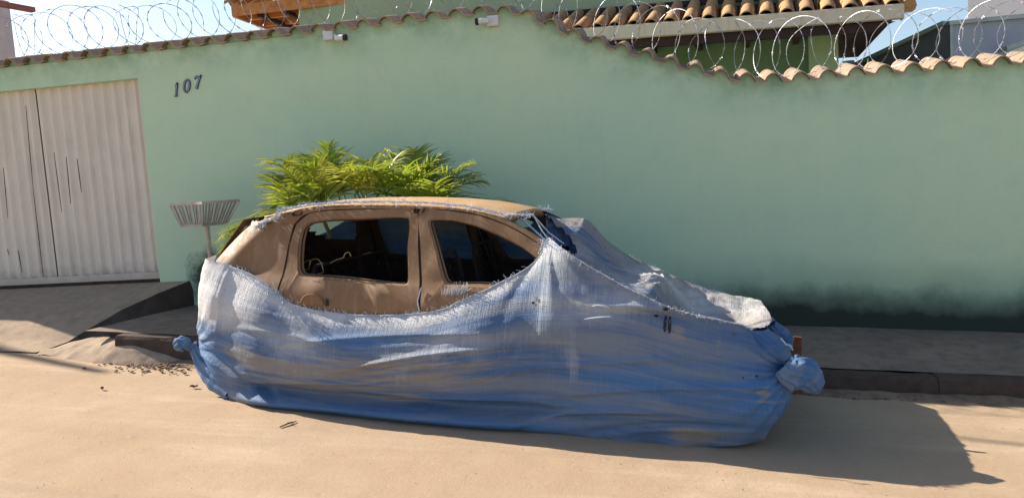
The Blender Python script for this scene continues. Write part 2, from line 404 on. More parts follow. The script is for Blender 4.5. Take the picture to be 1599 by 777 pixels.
# ---------------------------------------------------------------- gate
def gate_paint():
    M = Mat('gate_paint', .6, 0, .3); n = M.noise(2.5, 6, .6); st = M.noise(1, 6, .7, M.map((26, 3, 1.1)))
    c = M.mix(M.ramp(n, [(.35, 0.), (.7, 1.)]), (.74, .68, .59), (.66, .60, .51))
    c = M.mix(M.ramp(st, [(.55, 0.), (.78, .5)]), c, (.36, .29, .24))
    P = M.sep(M.co.outputs['Object']); lo = M.ramp(M.math('ADD', P[2], M.math('MULTIPLY', M.noise(9, 5), .3)), [(.18, .5), (.34, 0.)])
    c = M.mix(lo, c, (.30, .24, .19)); M.col(c); M.bump(M.noise(40, 4), .15, .003); return M.m
m_gate = gate_paint(); m_black = simple('dark_gap', (.012, .011, .01), (.02, .018, .016))
q = MB(); q.box((-6.63, .135, 1.83), (3.25, .01, 2.2)); q.build('gate_backing', m_black, wall)  # black sheet added behind the gate to keep sky out of its gaps
gate = empty('sliding_gate', (GR, .08, GZ), 'off white corrugated sheet metal driveway gate with rusty slits left of the house number', 'gate')
gy = .075
pr = [(0, 0), (.035, 0), (.062, .028), (.098, .028), (.125, 0)]
def sheet(x0, x1, nm):
    q = MB(); xs = []; x = x0
    while x < x1:
        for (dx, dy) in pr[:-1]:
            if x + dx < x1: xs.append((x + dx, dy))
        x += .125
    xs.append((x1, 0)); zs = (GZ + .075, GZ + .8, GZ + 1.5, GT + .05)
    for z in zs:
        for (xx, dy) in xs: q.v.append((xx - GR, gy - .08 + dy + .004 * sin(xx * 3), z - GZ))
    W = len(xs)
    for j in range(3):
        for i in range(W - 1): q.f.append((j * W + i, j * W + i + 1, (j + 1) * W + i + 1, (j + 1) * W + i))
    return q.build(nm, m_gate, gate, smooth=False)
sheet(-8.2, -6.335, 'corrugated_panel'); sheet(-6.32, GR - .055, 'corrugated_panel')
q = MB(); q.box(((-3.14) / 2 , -.012, .04), (3.14, .05, .07)); q.build('bottom_rail', m_gate, gate)
q = MB(); q.box((-1.57, .05, -.05), (3.2, .12, .11)); q.build('floor_rail', m_kerb, gate)
q = MB(); q.box((-.028, .0, 1.05), (.05, .045, 2.08)); q.build('side_post', m_gate, gate)
for (px0, py0, px1, py1) in ((40, 165, 52, 300), (52, 300, 68, 438), (5, 262, 12, 340), (84, 238, 96, 330), (103, 245, 110, 318), (120, 248, 127, 300), (28, 390, 34, 425), (10, 385, 14, 398)):
    a = at(px0, py0, gy - .002); c = at(px1, py1, gy - .002); o = V((GR, .08, GZ))
    q = MB(); wd = .0038; q.prism([a - o + V((-wd * .4, 0, 0)), a - o + V((wd * .4, 0, 0)), (a + c) / 2 - o + V((wd, 0, 0)), c - o + V((wd * .3, 0, 0)), c - o - V((wd * .2, 0, 0)), (a + c) / 2 - o - V((wd * .8, 0, 0))], (0, .004, 0))
    q.build('rust_slit', m_black, gate)

# ---------------------------------------------------------------- house number 107, three metal figures
m_numd = simple('numeral_edge', (.035, .05, .09), (.06, .08, .13), rough=.5); m_numl = simple('numeral_face', (.33, .40, .46), (.25, .30, .38), rough=.35, metal=.3)
def numeral(name, px, py, strokes, label):
    o = at(px, py, -.004); e = empty(name, o, label, 'house number', 'figures of the house number 107')
    def ribbon(wk, y, dep):
        q = MB()
        for st in strokes:
            pts = [V((p[0] * .062 + p[1] * .066 * .20, 0, p[1] * .066)) for p in st]; ws = [p[2] * .62 * wk[0] + wk[1] for p in st]
            N = 8; P = []; W2 = []
            for i in range(len(pts) - 1):
                for k in range(N):
                    P.append(V(cmr([tuple(a) for a in pts], i + k / N))); W2.append(lerp(ws[i], ws[i + 1], k / N))
            P.append(pts[-1]); W2.append(ws[-1]); L = []; R = []
            for i in range(len(P)):
                t = (P[min(i + 1, len(P) - 1)] - P[max(i - 1, 0)]).normalized(); nn = V((-t.z, 0, t.x))
                L.append(P[i] + nn * W2[i]); R.append(P[i] - nn * W2[i])
            n = len(P); vs = [p + V((0, y, 0)) for p in L + R] + [p + V((0, y + dep, 0)) for p in L + R]
            fs = []
            for i in range(n - 1):
                fs += [(i, i + 1, n + i + 1, n + i), (2 * n + i, 2 * n + i + 1, 3 * n + i + 1, 3 * n + i), (i, i + 1, 2 * n + i + 1, 2 * n + i), (n + i, n + i + 1, 3 * n + i + 1, 3 * n + i)]
            fs += [(0, n, 3 * n, 2 * n), (n - 1, 2 * n - 1, 4 * n - 1, 3 * n - 1)]
            q.add(vs, fs)
        return q
    ribbon((1, .0038), -.006, .006).build('numeral_base', m_numd, e); ribbon((.55, .0), -.010, .003).build('numeral_face', m_numl, e)
numeral('numeral_one', 276, 140, [[(-.28, .45, .004), (-.05, .7, .009), (.02, 1.0, .012)], [(.02, 1.0, .012), (.0, 0, .012), (.0, -.95, .012)], [(-.3, -.98, .005), (.3, -.98, .005)]], 'small blue grey metal figure 1, lowest and leftmost of the slanting house number')
numeral('numeral_zero', 292, 134.5, [[(0, 1.0, .006), (-.42, .55, .014), (-.45, -.4, .014), (0, -1, .006)], [(0, -1.0, .006), (.42, -.45, .014), (.42, .5, .014), (0, 1, .006)]], 'small blue grey metal figure 0 in the middle of the slanting house number')
numeral('numeral_seven', 309, 129.5, [[(-.55, .55, .006), (-.35, .9, .012), (.2, .72, .012), (.5, 1.1, .008)], [(.5, 1.1, .008), (.15, .2, .012), (-.15, -.9, .018)]], 'small blue grey metal figure 7, highest and rightmost of the slanting house number')

# ---------------------------------------------------------------- security cameras under the coping
m_white = simple('white_plastic', (.72, .72, .70), (.62, .62, .60), rough=.4); m_blackp = simple('black_plastic', (.02, .02, .022), (.03, .03, .03), rough=.3); m_lens = simple('lens_glass', (.01, .012, .02), (.02, .02, .03), rough=.08, spec=.6)
def cctv(pbx, pby, pcx, pcy, sgn, bw, label):
    o = at(pbx, pby, 0); e = empty('security_camera', o, label, 'security camera', 'white security cameras under the wall coping')
    q = MB(); q.box((0, -.03, 0), (bw, .056, .095)); q.box((0, -.0605, 0), (bw * .92, .005, .086)); bx = q.build('junction_box', m_white, e)
    md = bx.modifiers.new('b', 'BEVEL'); md.width = .006; md.segments = 2
    c = at(pcx, pcy, -.09) - o; M = Matrix.Rotation(sgn * rad(-8), 4, 'Y')
    q = MB(); q.tube([c + V((-sgn * .055, .02, 0)), c + V((-sgn * .045, .0, 0)), c + V((sgn * .035, -.01, -.004))], .03, 14, rs=[.02, .028, .028]); q.build('camera_body', m_white, e, True)
    q = MB(); q.tube([c + V((sgn * .035, -.01, -.004)), c + V((sgn * .062, -.013, -.006))], .032, 14)
    q.tube([c + V((sgn * .062, -.013, -.006)), c + V((sgn * .066, -.0135, -.006))], .02, 12); q.build('lens_hood', m_blackp, e, True)
    q = MB(); q.tube([V((sgn * bw * .4, -.03, 0)), V((sgn * (bw * .5 + .02), -.045, -.01)), c + V((-sgn * .05, .02, 0))], .014, 8); q.build('bracket_arm', m_white, e, True)
cctv(515.5, 56.5, 532, 59, 1, .10, 'white bullet security camera pointing right, under the coping up left of the palm')
cctv(771, 34, 753, 33, -1, .105, 'white bullet security camera pointing left, just before the wall top steps down')

# ---------------------------------------------------------------- razor wire
m_wire = Mat('galvanised_wire', .45, .6, .4); m_wire.col(m_wire.mix(m_wire.ramp(m_wire.noise(20), [(.4, 0.), (.6, 1.)]), (.44, .45, .48), (.26, .27, .32))); m_wire = m_wire.m
coil = empty('razor_wire_coil', (-7, .08, 3.2), 'long coil of galvanised razor wire running along the clay coping tiles', 'razor wire')
def coil_mesh(x0, x1, seed, name, sg=1):
    q = MB(); rr = random.Random(seed); pts = []; N = 46; x = x0; t = 0.0
    loop = 0; a0 = .5; par = [(rr.uniform(.85, 1.08), rr.uniform(-1, 1), rr.choice((.15, .17, .13, .16, .14, -.13)) + rr.uniform(-.025, .025)) for _ in range(400)]
    while x < x1:
        i = int(t); f = t - i; R = lerp(par[i][0], par[i + 1][0], f) * .235; tilt = lerp(par[i][1], par[i + 1][1], f)
        th = 2 * pi * t
        s_ = lerp(par[i][2], par[i + 1][2], ss(.3, .7, f))
        xx = x + sg * s_ * sin(th) + .015 * nz(t * 1.3, 7); base = top_z(clamp(x, -11, 8.9))
        zz = base + .07 + R * .98 - R * cos(th) + .012 * nz(t * 2, 3); yy = .085 + R * sin(th) * .95
        pts.append(V((xx - coil.location.x, yy - coil.location.y, zz - coil.location.z))); t += 1 / N; x += .175 / N
    q.tube(pts, .0029, 4, rs=None)
    for i in range(3, len(pts) - 3, 3):                             # barbs: little double blades set across the tape
        tdir = (pts[i + 1] - pts[i]).normalized(); up = V((rr.uniform(-1, 1), rr.uniform(-1, 1), rr.uniform(-1, 1))); nn = tdir.cross(up).normalized()
        c = pts[i]; bl = .019; k = tdir.cross(nn) * .0012
        q.add([c + tdir * bl + nn * .011 + k, c + nn * .0035 + k, c - tdir * bl + nn * .011, c - tdir * .007 - k, c - tdir * bl - nn * .011, c - nn * .0035 - k, c + tdir * bl - nn * .011, c + tdir * .007],
              [(0, 1, 7), (1, 2, 3), (3, 4, 5), (5, 6, 7), (1, 3, 5, 7)])
    q.build(name, m_wire, coil, fix=False)
coil_mesh(-8.3, -.9, 3, 'wire_loops'); coil_mesh(-1.0, 4.4, 11, 'wire_loops', -1)
# ---------------------------------------------------------------- rubbish basket on a pole
m_bask = simple('basket_paint', (.42, .40, .35), (.30, .27, .23), 14, rough=.7); m_pole = simple('pole_paint', (.55, .47, .40), (.42, .35, .29), 9, rough=.7)
BY = -.55; bo = at(323, 350, BY); pz = pave_z(bo.x, BY)
bk = empty('rubbish_basket', (bo.x, BY, pz), 'raised metal slat rubbish basket on a thin pole in front of the green wall', 'litter basket')
q = MB(); q.tube([(0, 0, -.02), (0, 0, bo.z - pz)], .021, 12); q.build('pole', m_pole, bk, True)
hb = bo.z - pz; ht = .205; Mr = Matrix.Rotation(rad(-28), 3, 'Z')
def bc(s, sx, sy): 
    k = lerp(.68, 1, s); return Mr @ V((sx * .285 * k, sy * .19 * k, 0)) + V((-.03 * (1 - s), 0, hb + ht * s))
C4 = ((-1, -1), (1, -1), (1, 1), (-1, 1))
for s, nm in ((1, 'top_rim'), (0, 'bottom_rim')):
    q = MB()
    for k in range(4): q.beam(bc(s, *C4[k]), bc(s, *C4[(k + 1) % 4]), .006, .022)
    q.build(nm, m_pole if s else m_bask, bk)
q = MB(); q.beam((bc(0, -1, -1) + bc(0, -1, 1)) / 2, (bc(0, 1, -1) + bc(0, 1, 1)) / 2, .05, .006); q.beam((bc(0, -1, -1) + bc(0, 1, -1)) / 2, (bc(0, -1, 1) + bc(0, 1, 1)) / 2, .05, .006); q.build('base_plate', m_bask, bk)
for k in range(4):
    a0, a1 = bc(0, *C4[k]), bc(0, *C4[(k + 1) % 4]); b0, b1 = bc(1, *C4[k]), bc(1, *C4[(k + 1) % 4]); n = 13 if k % 2 == 0 else 10
    for i in range(n + 1):
        if k % 2 and i in (0, n): continue
        f = i / n; A = a0.lerp(a1, f); B = b0.lerp(b1, f); d = (a1 - a0).normalized()
        q = MB(); q.beam(A, B, .003, .015 if 0 < i < n else .02, up=(B - A).cross(d).normalized().cross((B - A).normalized()).normalized())
        q.build('slat', m_bask, bk)
# ---------------------------------------------------------------- house behind the wall
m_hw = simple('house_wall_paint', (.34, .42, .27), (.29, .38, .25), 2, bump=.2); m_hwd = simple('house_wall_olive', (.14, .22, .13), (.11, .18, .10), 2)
m_gut = Mat('gutter_paint', .5, 0, .3); m_gut.col(m_gut.mix(m_gut.ramp(m_gut.noise(1, 5, .6, m_gut.map((20, 20, 1))), [(.5, 0.), (.75, .6)]), (.56, .50, .42), (.38, .32, .26))); m_gut = m_gut.m
m_soff = simple('dark_timber', (.05, .028, .03), (.035, .02, .022), 6); m_wood = Mat('orange_timber', .6, 0, .3)
m_wood.col(m_wood.mix(m_wood.ramp(m_wood.noise(1, 5, .6, m_wood.map((8, 1, 8))), [(.35, 0.), (.65, 1.)]), (.62, .27, .085), (.42, .16, .05))); m_wood = m_wood.m
house = empty('house', (0, 3, 0), 'green house behind the wall with clay tile roof, cream gutter and dark eaves', 'house')
HO = V((0, 3, 0))
E0 = at(560, 76, 2.30); E1 = at(1408, 11, 1.45)
ed = (E1 - E0); ed.z = 0; EL = ed.length; ex = ed.normalized(); ey = V((-ex.y, ex.x, 0)); ez0 = E0.z; ez1 = E1.z
EZ = (ez0 + ez1) / 2
def H(s, b, z): return V((E0.x, E0.y, 0)) + ex * s + ey * b + V((0, 0, lerp(ez0, ez1, s / EL) + z)) - HO
BK = .95; PIT = math.tan(rad(20))
wl = lambda px: None
def wall_s(px, py):                                                 # run along the eave where the house wall plane is seen
    r = CF * FOC + CR * (px - 799.5) - CU * (py - 388.5); n = ey; p0 = V((E0.x, E0.y, 0)) + ey * BK
    t = (p0 - CAM).dot(n) / r.dot(n); return (CAM + r * t - V((E0.x, E0.y, 0))).dot(ex)
sR = wall_s(1308, 80); sL = wall_s(466, 20); sP = wall_s(1262, 80)
q = MB()
q.prism([H(sL, BK, -3.6), H(sP, BK, -3.6), H(sP, BK, -.02), H(sL, BK, -.02)], ey * .15); q.build('lower_wall', m_hwd, house)
q = MB(); q.prism([H(sP, BK - .08, -3.6), H(sR, BK - .08, -3.6), H(sR, BK - .08, -.02), H(sP, BK - .08, -.02)], ey * 3.6); q.build('corner_pillar', m_hw, house)
sU = EL * .93
q = MB(); q.prism([H(sL, BK, .0), H(sU, BK, .0), H(sU, BK, 2.4), H(sL, BK, 2.4)], ey * 3.5); q.build('upper_wall', m_hw, house)
q = MB(); q.prism([H(sL, BK - .03, PIT * BK + .02), H(sU, BK - .03, PIT * BK + .02), H(sU, BK - .03, PIT * BK + .085), H(sL, BK - .03, PIT * BK + .085)], ey * .028); q.build('flashing', m_soff, house)
# soffit, fascia
q = MB(); q.prism([H(-.4, .06, -.13), H(EL - .05, .06, -.13), H(EL - .30, .06, -.22), H(-.4, .06, -.22)], ey * .03); q.build('fascia', m_soff, house)
q = MB(); q.prism([H(-.4, .10, -.10), H(EL - .06, .10, -.10), H(EL - .06, BK + 2.2, -.10), H(-.4, BK + 2.2, -.10)], V((0, 0, .05))); q.build('soffit', m_soff, house)
nb = int(EL / .55)
for i in range(nb):
    s = .3 + i * .55; q = MB(); q.beam(H(s, .1, -.14), H(s, BK, -.14), .06, .075); q.build('rafter', m_soff, house)
# gutter
q = MB()
gp = [(0, -.13), (.10, -.13), (.10, -.11), (.012, -.11), (.012, .0), (-.012, .012), (-.018, 0), (-.008, -.03)]
n = len(gp); vs = []
for s in (-.4, EL): vs += [H(s, a - .06, c + .01) for a, c in gp]
q.add(vs, [(i, (i + 1) % n, n + (i + 1) % n, n + i) for i in range(n)] + [tuple(range(n)), tuple(range(2 * n - 1, n - 1, -1))]); q.build('gutter', m_gut, house)
q = MB(); q.prism([H(EL, -.075, -.125), H(EL, .09, -.125), H(EL, .09, .03), H(EL, -.075, .012)], ex * .012); q.build('gutter_end', m_gut, house)
# roof deck and tiles
q = MB(); q.prism([H(-.4, 0, -.02), H(EL, 0, -.02), H(EL, BK + (0), PIT * BK - .02), H(-.4, BK, PIT * BK - .02)], V((0, 0, -.04))); q.build('roof_deck', m_soff, house)
cap = barrel(.066, .082, .40, .012, True, 8).mesh('roof_tile', m_rtile, True)
chn = barrel(.085, .070, .40, .011, False, 6, pi * .85)
tp = .205; nc = int((EL + .2) / tp); rows = 4; rr = random.Random(8); pool = MB()
Rb = Matrix((ex, ey, V((0, 0, 1)))).transposed().to_4x4(); tl = Matrix.Rotation(rad(20), 4, 'X')
for i in range(nc):
    for j in range(rows):
        s = EL - .07 - i * tp; bb = j * .20 + .32
        p = H(s, bb, PIT * bb + .045)
        M = Matrix.Translation(p) @ Rb @ Matrix.Rotation(math.atan((ez1 - ez0) / EL) * -1, 4, 'Y') @ tl @ Matrix.Rotation(rad(rr.uniform(-1.6, 1.6)), 4, 'Z') @ Matrix.Rotation(rad(4.5), 4, 'X')
        if s > wall_s(820, 40) - .6 - 0: inst('roof_tile', cap, house, M)
        else: pool.add([M @ V(v) for v in barrel(.066, .082, .40, .012, True, 6).v], barrel(.066, .082, .40, .012, True, 6).f)
        p2 = H(s - tp / 2, bb, PIT * bb + .055); M2 = Matrix.Translation(p2) @ Rb @ Matrix.Rotation(math.atan((ez1 - ez0) / EL) * -1, 4, 'Y') @ tl @ Matrix.Rotation(rad(2), 4, 'X')
        pool.add([M2 @ V(v) for v in chn.v], chn.f)
pt = pool.build('channel_tiles', m_rtile, house, True, fix=False); tag(pt, kind='stuff')
# verge end of the roof: dark stacked tile ends past the gutter
vt = MB()
for j in range(6): 
    a = H(EL + .07, .02 + j * .24, PIT * (.02 + j * .24) + .0); vt.tube([a, a + ey * .27 + V((0, 0, PIT * .27 + .03))], .075, 10)
vt.build('verge_tiles', m_rtile, house, True)
q = MB(); q.prism([H(EL - .36, .16, -.24), H(EL - .12, .16, -.10), H(EL - .12, .16, .0), H(EL - .36, .16, .0)], ey * .05); q.build('barge_end', m_soff, house)

# upper storey eaves at the left, orange timbers seen from below
uc = at(362, 12, 3.35)
upper = empty('upper_roof', uc - HO); upper.parent = house; uo = uc
up_x1 = at(486, 5, 3.4).x
q = MB(); q.prism([V((0.05, 0.05, -.02)), V((4.2, 0.05, -.02)), V((4.2, 5, -.02)), V((0.05, 5, -.02))], (0, 0, .03)); q.build('ceiling_board', m_wood, upper)
q = MB(); q.box((0.02, 2.5, -.06), (.045, 5.0, .16)); q.build('side_fascia', m_wood, upper)
q = MB(); q.box((2.1, .0, -.05), (4.2, .04, .15)); q.build('front_fascia', m_wood, upper)
for j in range(10): q = MB(); q.box((.62, .35 + j * .5, -.075), (1.1, .07, .10)); q.build('rafter', m_wood, upper)
for j in range(2): q = MB(); q.box((.38 + .42 * j, 2.5, -.13), (.06, 4.9, .06)); q.build('purlin', m_soff, upper)
cap2 = barrel(.07, .085, .42, .013, True, 8).mesh('edge_tile', m_rtile, True)
for j in range(16):
    M = Matrix.Translation((-.06 + .36, .06 + j * .2, .20)) @ Matrix.Rotation(rad(-90), 4, 'Z') @ tl; inst('edge_tile', cap2, upper, M)
for j in range(14):
    M = Matrix.Translation((.1 + j * .2, .3, .19)) @ tl; inst('edge_tile', cap2, upper, M)

# ---------------------------------------------------------------- neighbours
m_nb = simple('neighbour_render', (.47, .43, .45), (.40, .37, .39), 2); m_red = simple('red_gutter', (.28, .10, .085), (.20, .08, .07), 5); m_lg = simple('light_grey_render', (.42, .44, .52), (.36, .38, .46), 2)
m_dg = simple('dark_grey', (.13, .135, .15), (.10, .105, .12), 3); m_flash = simple('metal_flashing', (.40, .43, .42), (.30, .33, .33), 4, rough=.4, metal=.5); m_wb = simple('white_render', (.82, .81, .80), (.78, .77, .76), 1)
c = at(21, 60, 10.0); nb_ = empty('grey_building', (c.x, 6, 0), 'pinkish grey building with red brown eave at far left edge behind razor wire', 'building')
q = MB(); q.box((-2.0, 2.0, (c.z + .9) / 2), (4.0, 4.0, c.z + .9)); q.build('wall', m_nb, nb_)
a = at(-90, -10, 7.6) ; d = at(52, 16, 9.6)
q = MB(); q.beam(a - V((c.x, 6, 0)), d - V((c.x, 6, 0)), .16, .11); q.build('eave_beam', m_red, nb_)
yB = 3.4; P0 = at(1322, 112, yB + 1.4); P1 = at(1484, 37, yB)
gb = empty('grey_annex', (P1.x, yB, 0), 'grey building, side wall coloured dark for shade, with metal topped sloping parapet behind the right of the wall', 'building')
og = V((P1.x, yB, 0))
dn = P1 - P0
q = MB(); q.prism([V((P0.x, P0.y, 0)) - og, V((P1.x - .003, P1.y, 0)) - og, P1 - og - V((.003, 0, 0)), P0 - og], (.12, .25, 0)); q.build('side_wall', m_dg, gb)  # side wall coloured dark for the shade it stands in
q = MB(); q.beam(P0 - og + V((.0, .06, .02)), P1 - og + V((.0, .06, .02)), .20, .05); q.build('sloping_flashing', m_flash, gb)
P2 = at(1640, 22, yB)
q = MB(); q.prism([V((0, 0, 0)), V((P2.x - P1.x, 0, 0)), V((P2.x - P1.x, 0, P2.z - .02)), V((0, 0, P1.z - .02))], (0, .15, 0)); q.build('front_wall', m_lg, gb)
q = MB(); q.beam(V((-.03, .06, P1.z)), V((P2.x - P1.x, .06, P2.z)), .24, .05); q.build('top_flashing', m_flash, gb)
q = MB(); q.beam(V((.0, -.02, 0)), V((.0, -.02, P1.z)), .03, .03, up=V((0, 1, 0))); q.build('corner_trim', m_flash, gb)
a = at(1565, 78, yB - .5) - og; d = at(1640, 52, yB - .5) - og
q = MB(); q.beam(a, d, .25, .05); q.build('low_flashing', m_flash, gb)
q = MB(); q.prism([V((a.x + .06, a.y + .02, 0)), V((d.x, d.y + .02, 0)), V((d.x, d.y + .02, d.z - .03)), V((a.x + .06, a.y + .02, a.z - .03))], (0, .1, 0)); q.build('low_wall', m_wb, gb)
c = at(1512, 40, 12); wb = empty('white_building', (c.x, 12, 0), 'tall plain white building at the top right corner behind the grey annex', 'building')
q = MB(); q.prism([V((0, 0, 0)), V((8, 0, 0)), V((9, 6, 0)), V((3.2, 6, 0))], (0, 0, 10)); q.build('wall', m_wb, wb); q = MB(); q.prism([V((-.05, -.1, 10)), V((8.1, -.1, 10)), V((9.1, 6.1, 10)), V((3.1, 6.1, 10))], (0, 0, .16)); q.build('roof_edge', m_wb, wb)
# bit of a plant beyond the wall
m_leafd = simple('leaf_dark', (.06, .16, .03), (.09, .22, .04), 9, rough=.5)
pp = at(1349, 104, 1.1); pl = empty('banana_tip', (pp.x, 1.1, pp.z - .5), 'green leaf tip poking up behind the wall right of the house corner', 'plant')
for k, (dx, h, ln) in enumerate(((0, .52, .09), (.05, .45, .12), (-.06, .40, -.1), (.02, .58, .04))):
    q = MB(); q.grid(lambda u, v: (dx + ln * v * v + (u - .5) * .09 * sin(pi * min(1, v * .9 + .12)), .02 * k + .03 * abs(u - .5), h * v), 2, 8); q.build('leaf', m_leafd, pl)
q = MB(); q.tube([(0, 0, -pp.z + .4), (0, 0, .1)], .04, 8, rs=[.05, .03]); q.build('stem', m_leafd, pl)
wt = at(1325, 100, 1.6); q = MB(); q.tube([(0, 0, -2), (0, 0, 0)], .05, 12); q.tube([(0, 0, 0), (0, 0, .03)], .06, 12)
o = q.build('vent_pipe', m_dg, None, True); o.location = wt; tag(o, 'short dark vent pipe just behind the wall beside the green leaf tip', 'pipe')

# ---------------------------------------------------------------- overhead lines whose thin shadows cross the street
m_cab = simple('cable_rubber', (.02, .02, .02), (.03, .03, .03))
def cast(P, h):  # point h above the street from which the sun throws a shadow on P
    return P - TRAVEL * (h / -TRAVEL.z)
A, B = gnd(1440, 677), gnd(1640, 699); d = (B - A).normalized(); A1 = cast(A - d * 14, 6.6); B1 = cast(B + d * 22, 6.6)
ln = empty('power_cable', A1, 'thin overhead power cable crossing high above the street', 'cable')
q = MB(); q.tube([A1.lerp(B1, i / 24) - A1 + V((0, 0, -.5 * 4 * (i / 24) * (1 - i / 24) + .42)) for i in range(25)], .021, 6); q.build('cable', m_cab, ln, True)
A, B = gnd(-300, 487), gnd(158, 579); A1 = cast(A, 7.2); B1 = cast(B, 7.2)
lp = empty('street_lamp', (A1.x, A1.y, gz(A1.x)), 'tall grey street lamp standing out of view to the left', 'street lamp')
o = lp.location.copy()
q = MB(); q.tube([V((0, 0, 0)), A1 - o], .09, 10); q.build('pole', m_dg, lp, True)
q = MB(); q.tube([A1 - o, A1.lerp(B1, .5) - o, B1 - o], .04, 8, rs=[.10, .09, .05]); q.build('arm', m_dg, lp, True)
# ---------------------------------------------------------------- the burnt out hatchback
CO = V((-3.9, -2.25, SLOPE * 3.9)); ca = rad(-7)
cX = V((cos(ca), sin(ca), -SLOPE * cos(ca))).normalized(); cZ = V((SLOPE, 0, 1)); cZ = (cZ - cX * cZ.dot(cX)).normalized(); cY = cZ.cross(cX)
CM = Matrix((cX, cY, cZ)).transposed().to_4x4(); CM.translation = CO
WID = 1.68
def bt(z):                                                          # lateral place of the near flank at height z
    a = .05 + .065 * ss(.70, .89, z) ** 1.2; return a + .42 * max(0, z - .84)
def rust_mat(nm, BASE_A, BASE_B):
    M = Mat(nm, .62, .0, .3); n = M.noise(1.6, 6, .6); n2 = M.noise(11, 6, .7); f = M.noise(90, 3, .7)
    c = M.mix(M.ramp(n, [(.35, 0.), (.68, 1.)]), BASE_A, BASE_B)
    c = M.mix(M.ramp(n2, [(.5, 0.), (.75, .45)]), c, (.25, .135, .07))
    run = M.noise(1, 5, .6, M.map((16, 16, 1.2))); c = M.mix(M.ramp(run, [(.52, 0.), (.75, .3)]), c, (.55, .41, .26))
    M.val(M.ramp(n2, [(.3, .48), (.7, .78)]), M.b.inputs['Roughness'])
    M.col(c); M.bump(n2, .1, .004); M.bump(f, .22, .0015); return M.m
m_rust = rust_mat('burnt_rust_paint', (.225, .125, .062), (.29, .17, .088)); m_roof = rust_mat('sunlit_dusty_roof', (.48, .295, .145), (.55, .36, .185)); m_char = simple('charred_metal', (.055, .035, .026), (.025, .018, .016), 7, rough=.85); m_inner = simple('scorched_inner', (.085, .05, .035), (.045, .028, .02), 5, rough=.9)  # roof copy paler for dust and sun, sides darker for the grazing sun
m_spring = simple('bare_spring_wire', (.50, .36, .20), (.34, .22, .12), 20, rough=.45, metal=.4)
car = empty('burnt_car', label='burnt out rusty tan hatchback without glass, wrapped in a blue tarpaulin by the kerb', cat='car', M=CM)
def side(mb, fn, nu, nv, far=False, th=.014):
    """surface (s,z) on the flank plus an inner skin"""
    def P(u, v, k=0):
        s, z, dt = fn(u, v); t = bt(z) + dt + k
        return (s, (WID - t) if far else t, z)
    mb.grid(lambda u, v: P(u, v), nu, nv); mb.grid(lambda u, v: P(u, v, th), nu, nv)
def ring(outer, inner, far=False, sub=8, rad_=5, dent=None, lip=.045):
    """door skin: strip between an outline and its window opening, turned in at both edges"""
    mb = MB(); n = len(outer)
    def loop(pts):
        out = []
        for i in range(n):
            for k in range(sub): out.append(cmr_closed(pts, i + k / sub))
        return out
    O_, I_ = loop(outer), loop(inner); N = len(O_); rows = []
    rows.append([(a[0], a[1], .03) for a in O_]); rows.append([(a[0], a[1], .004) for a in O_])
    for r in range(0, rad_ + 1):
        f = .012 + .976 * r / rad_
        rows.append([(lerp(a[0], b[0], f), lerp(a[1], b[1], f), 0) for a, b in zip(O_, I_)])
    cx = sum(p[0] for p in I_) / N; cz = sum(p[1] for p in I_) / N
    def shr(b, d): 
        v = V((b[0] - cx, b[1] - cz)); L = v.length; return (b[0] - v.x / L * d, b[1] - v.y / L * d)
    rows.append([(b[0], b[1], .012) for b in I_]); rows.append([(*shr(b, .010), .014) for b in I_]); rows.append([(*shr(b, .012), .026) for b in I_])
    rows.append([(*shr(b, .020), .028) for b in I_]); rows.append([(*shr(b, .022), lip) for b in I_]); 
    rows.append([(*shr(b, -.05), lip + .006) for b in I_])
    vs = []
    for rw in rows:
        for (s, z, dt) in rw:
            if dent and dt < .01: dt += dent(s, z)
            t = bt(z) + dt; vs.append((s, (WID - t) if far else t, z))
    mb.add(vs, [(r * N + i, r * N + (i + 1) % N, (r + 1) * N + (i + 1) % N, (r + 1) * N + i) for r in range(len(rows) - 1) for i in range(N)])
    return mb
def cmr_closed(p, t):
    n = len(p); i = int(t) % n; f = t - int(t); a, b, c, d = p[(i - 1) % n], p[i], p[(i + 1) % n], p[(i + 2) % n]
    # softened Catmull: mostly straight with rounded corners
    q = tuple(0.5 * (2 * b[k] + (c[k] - a[k]) * f + (2 * a[k] - 5 * b[k] + 4 * c[k] - d[k]) * f * f + (3 * b[k] - a[k] - 3 * c[k] + d[k]) * f ** 3) for k in (0, 1))
    l = (lerp(b[0], c[0], f), lerp(b[1], c[1], f)); return (lerp(l[0], q[0], .45), lerp(l[1], q[1], .45))
def gauss(s, z, s0, z0, a, b, h): return h * exp(-((s - s0) / a) ** 2 - ((z - z0) / b) ** 2)
def dent(s, z):
    return (gauss(s, z, 1.98, .745, .045, .06, .040) + gauss(s, z, 2.08, .76, .05, .05, -.020) + gauss(s, z, 1.80, .76, .10, .05, .026) + gauss(s, z, 1.62, .80, .06, .05, -.016)
            + gauss(s, z, 2.22, .73, .07, .05, .018) + .007 * nz(s * 5, z * 7) + gauss(s, z, 2.45, .76, .05, .05, -.01))
rd_out = [(1.335, .45), (1.325, .70), (1.335, .90), (1.335, 1.08), (1.352, 1.22), (1.44, 1.295), (1.60, 1.318), (1.90, 1.328), (2.255, 1.328), (2.30, 1.10), (2.36, .84), (2.385, .60), (2.385, .45), (1.90, .45)]
rd_in = [(1.475, .880), (1.435, .915), (1.415, .99), (1.400, 1.10), (1.405, 1.19), (1.455, 1.235), (1.62, 1.262), (1.90, 1.275), (2.205, 1.278), (2.235, 1.08), (2.275, .885), (2.262, .850), (2.10, .853), (1.75, .862)]
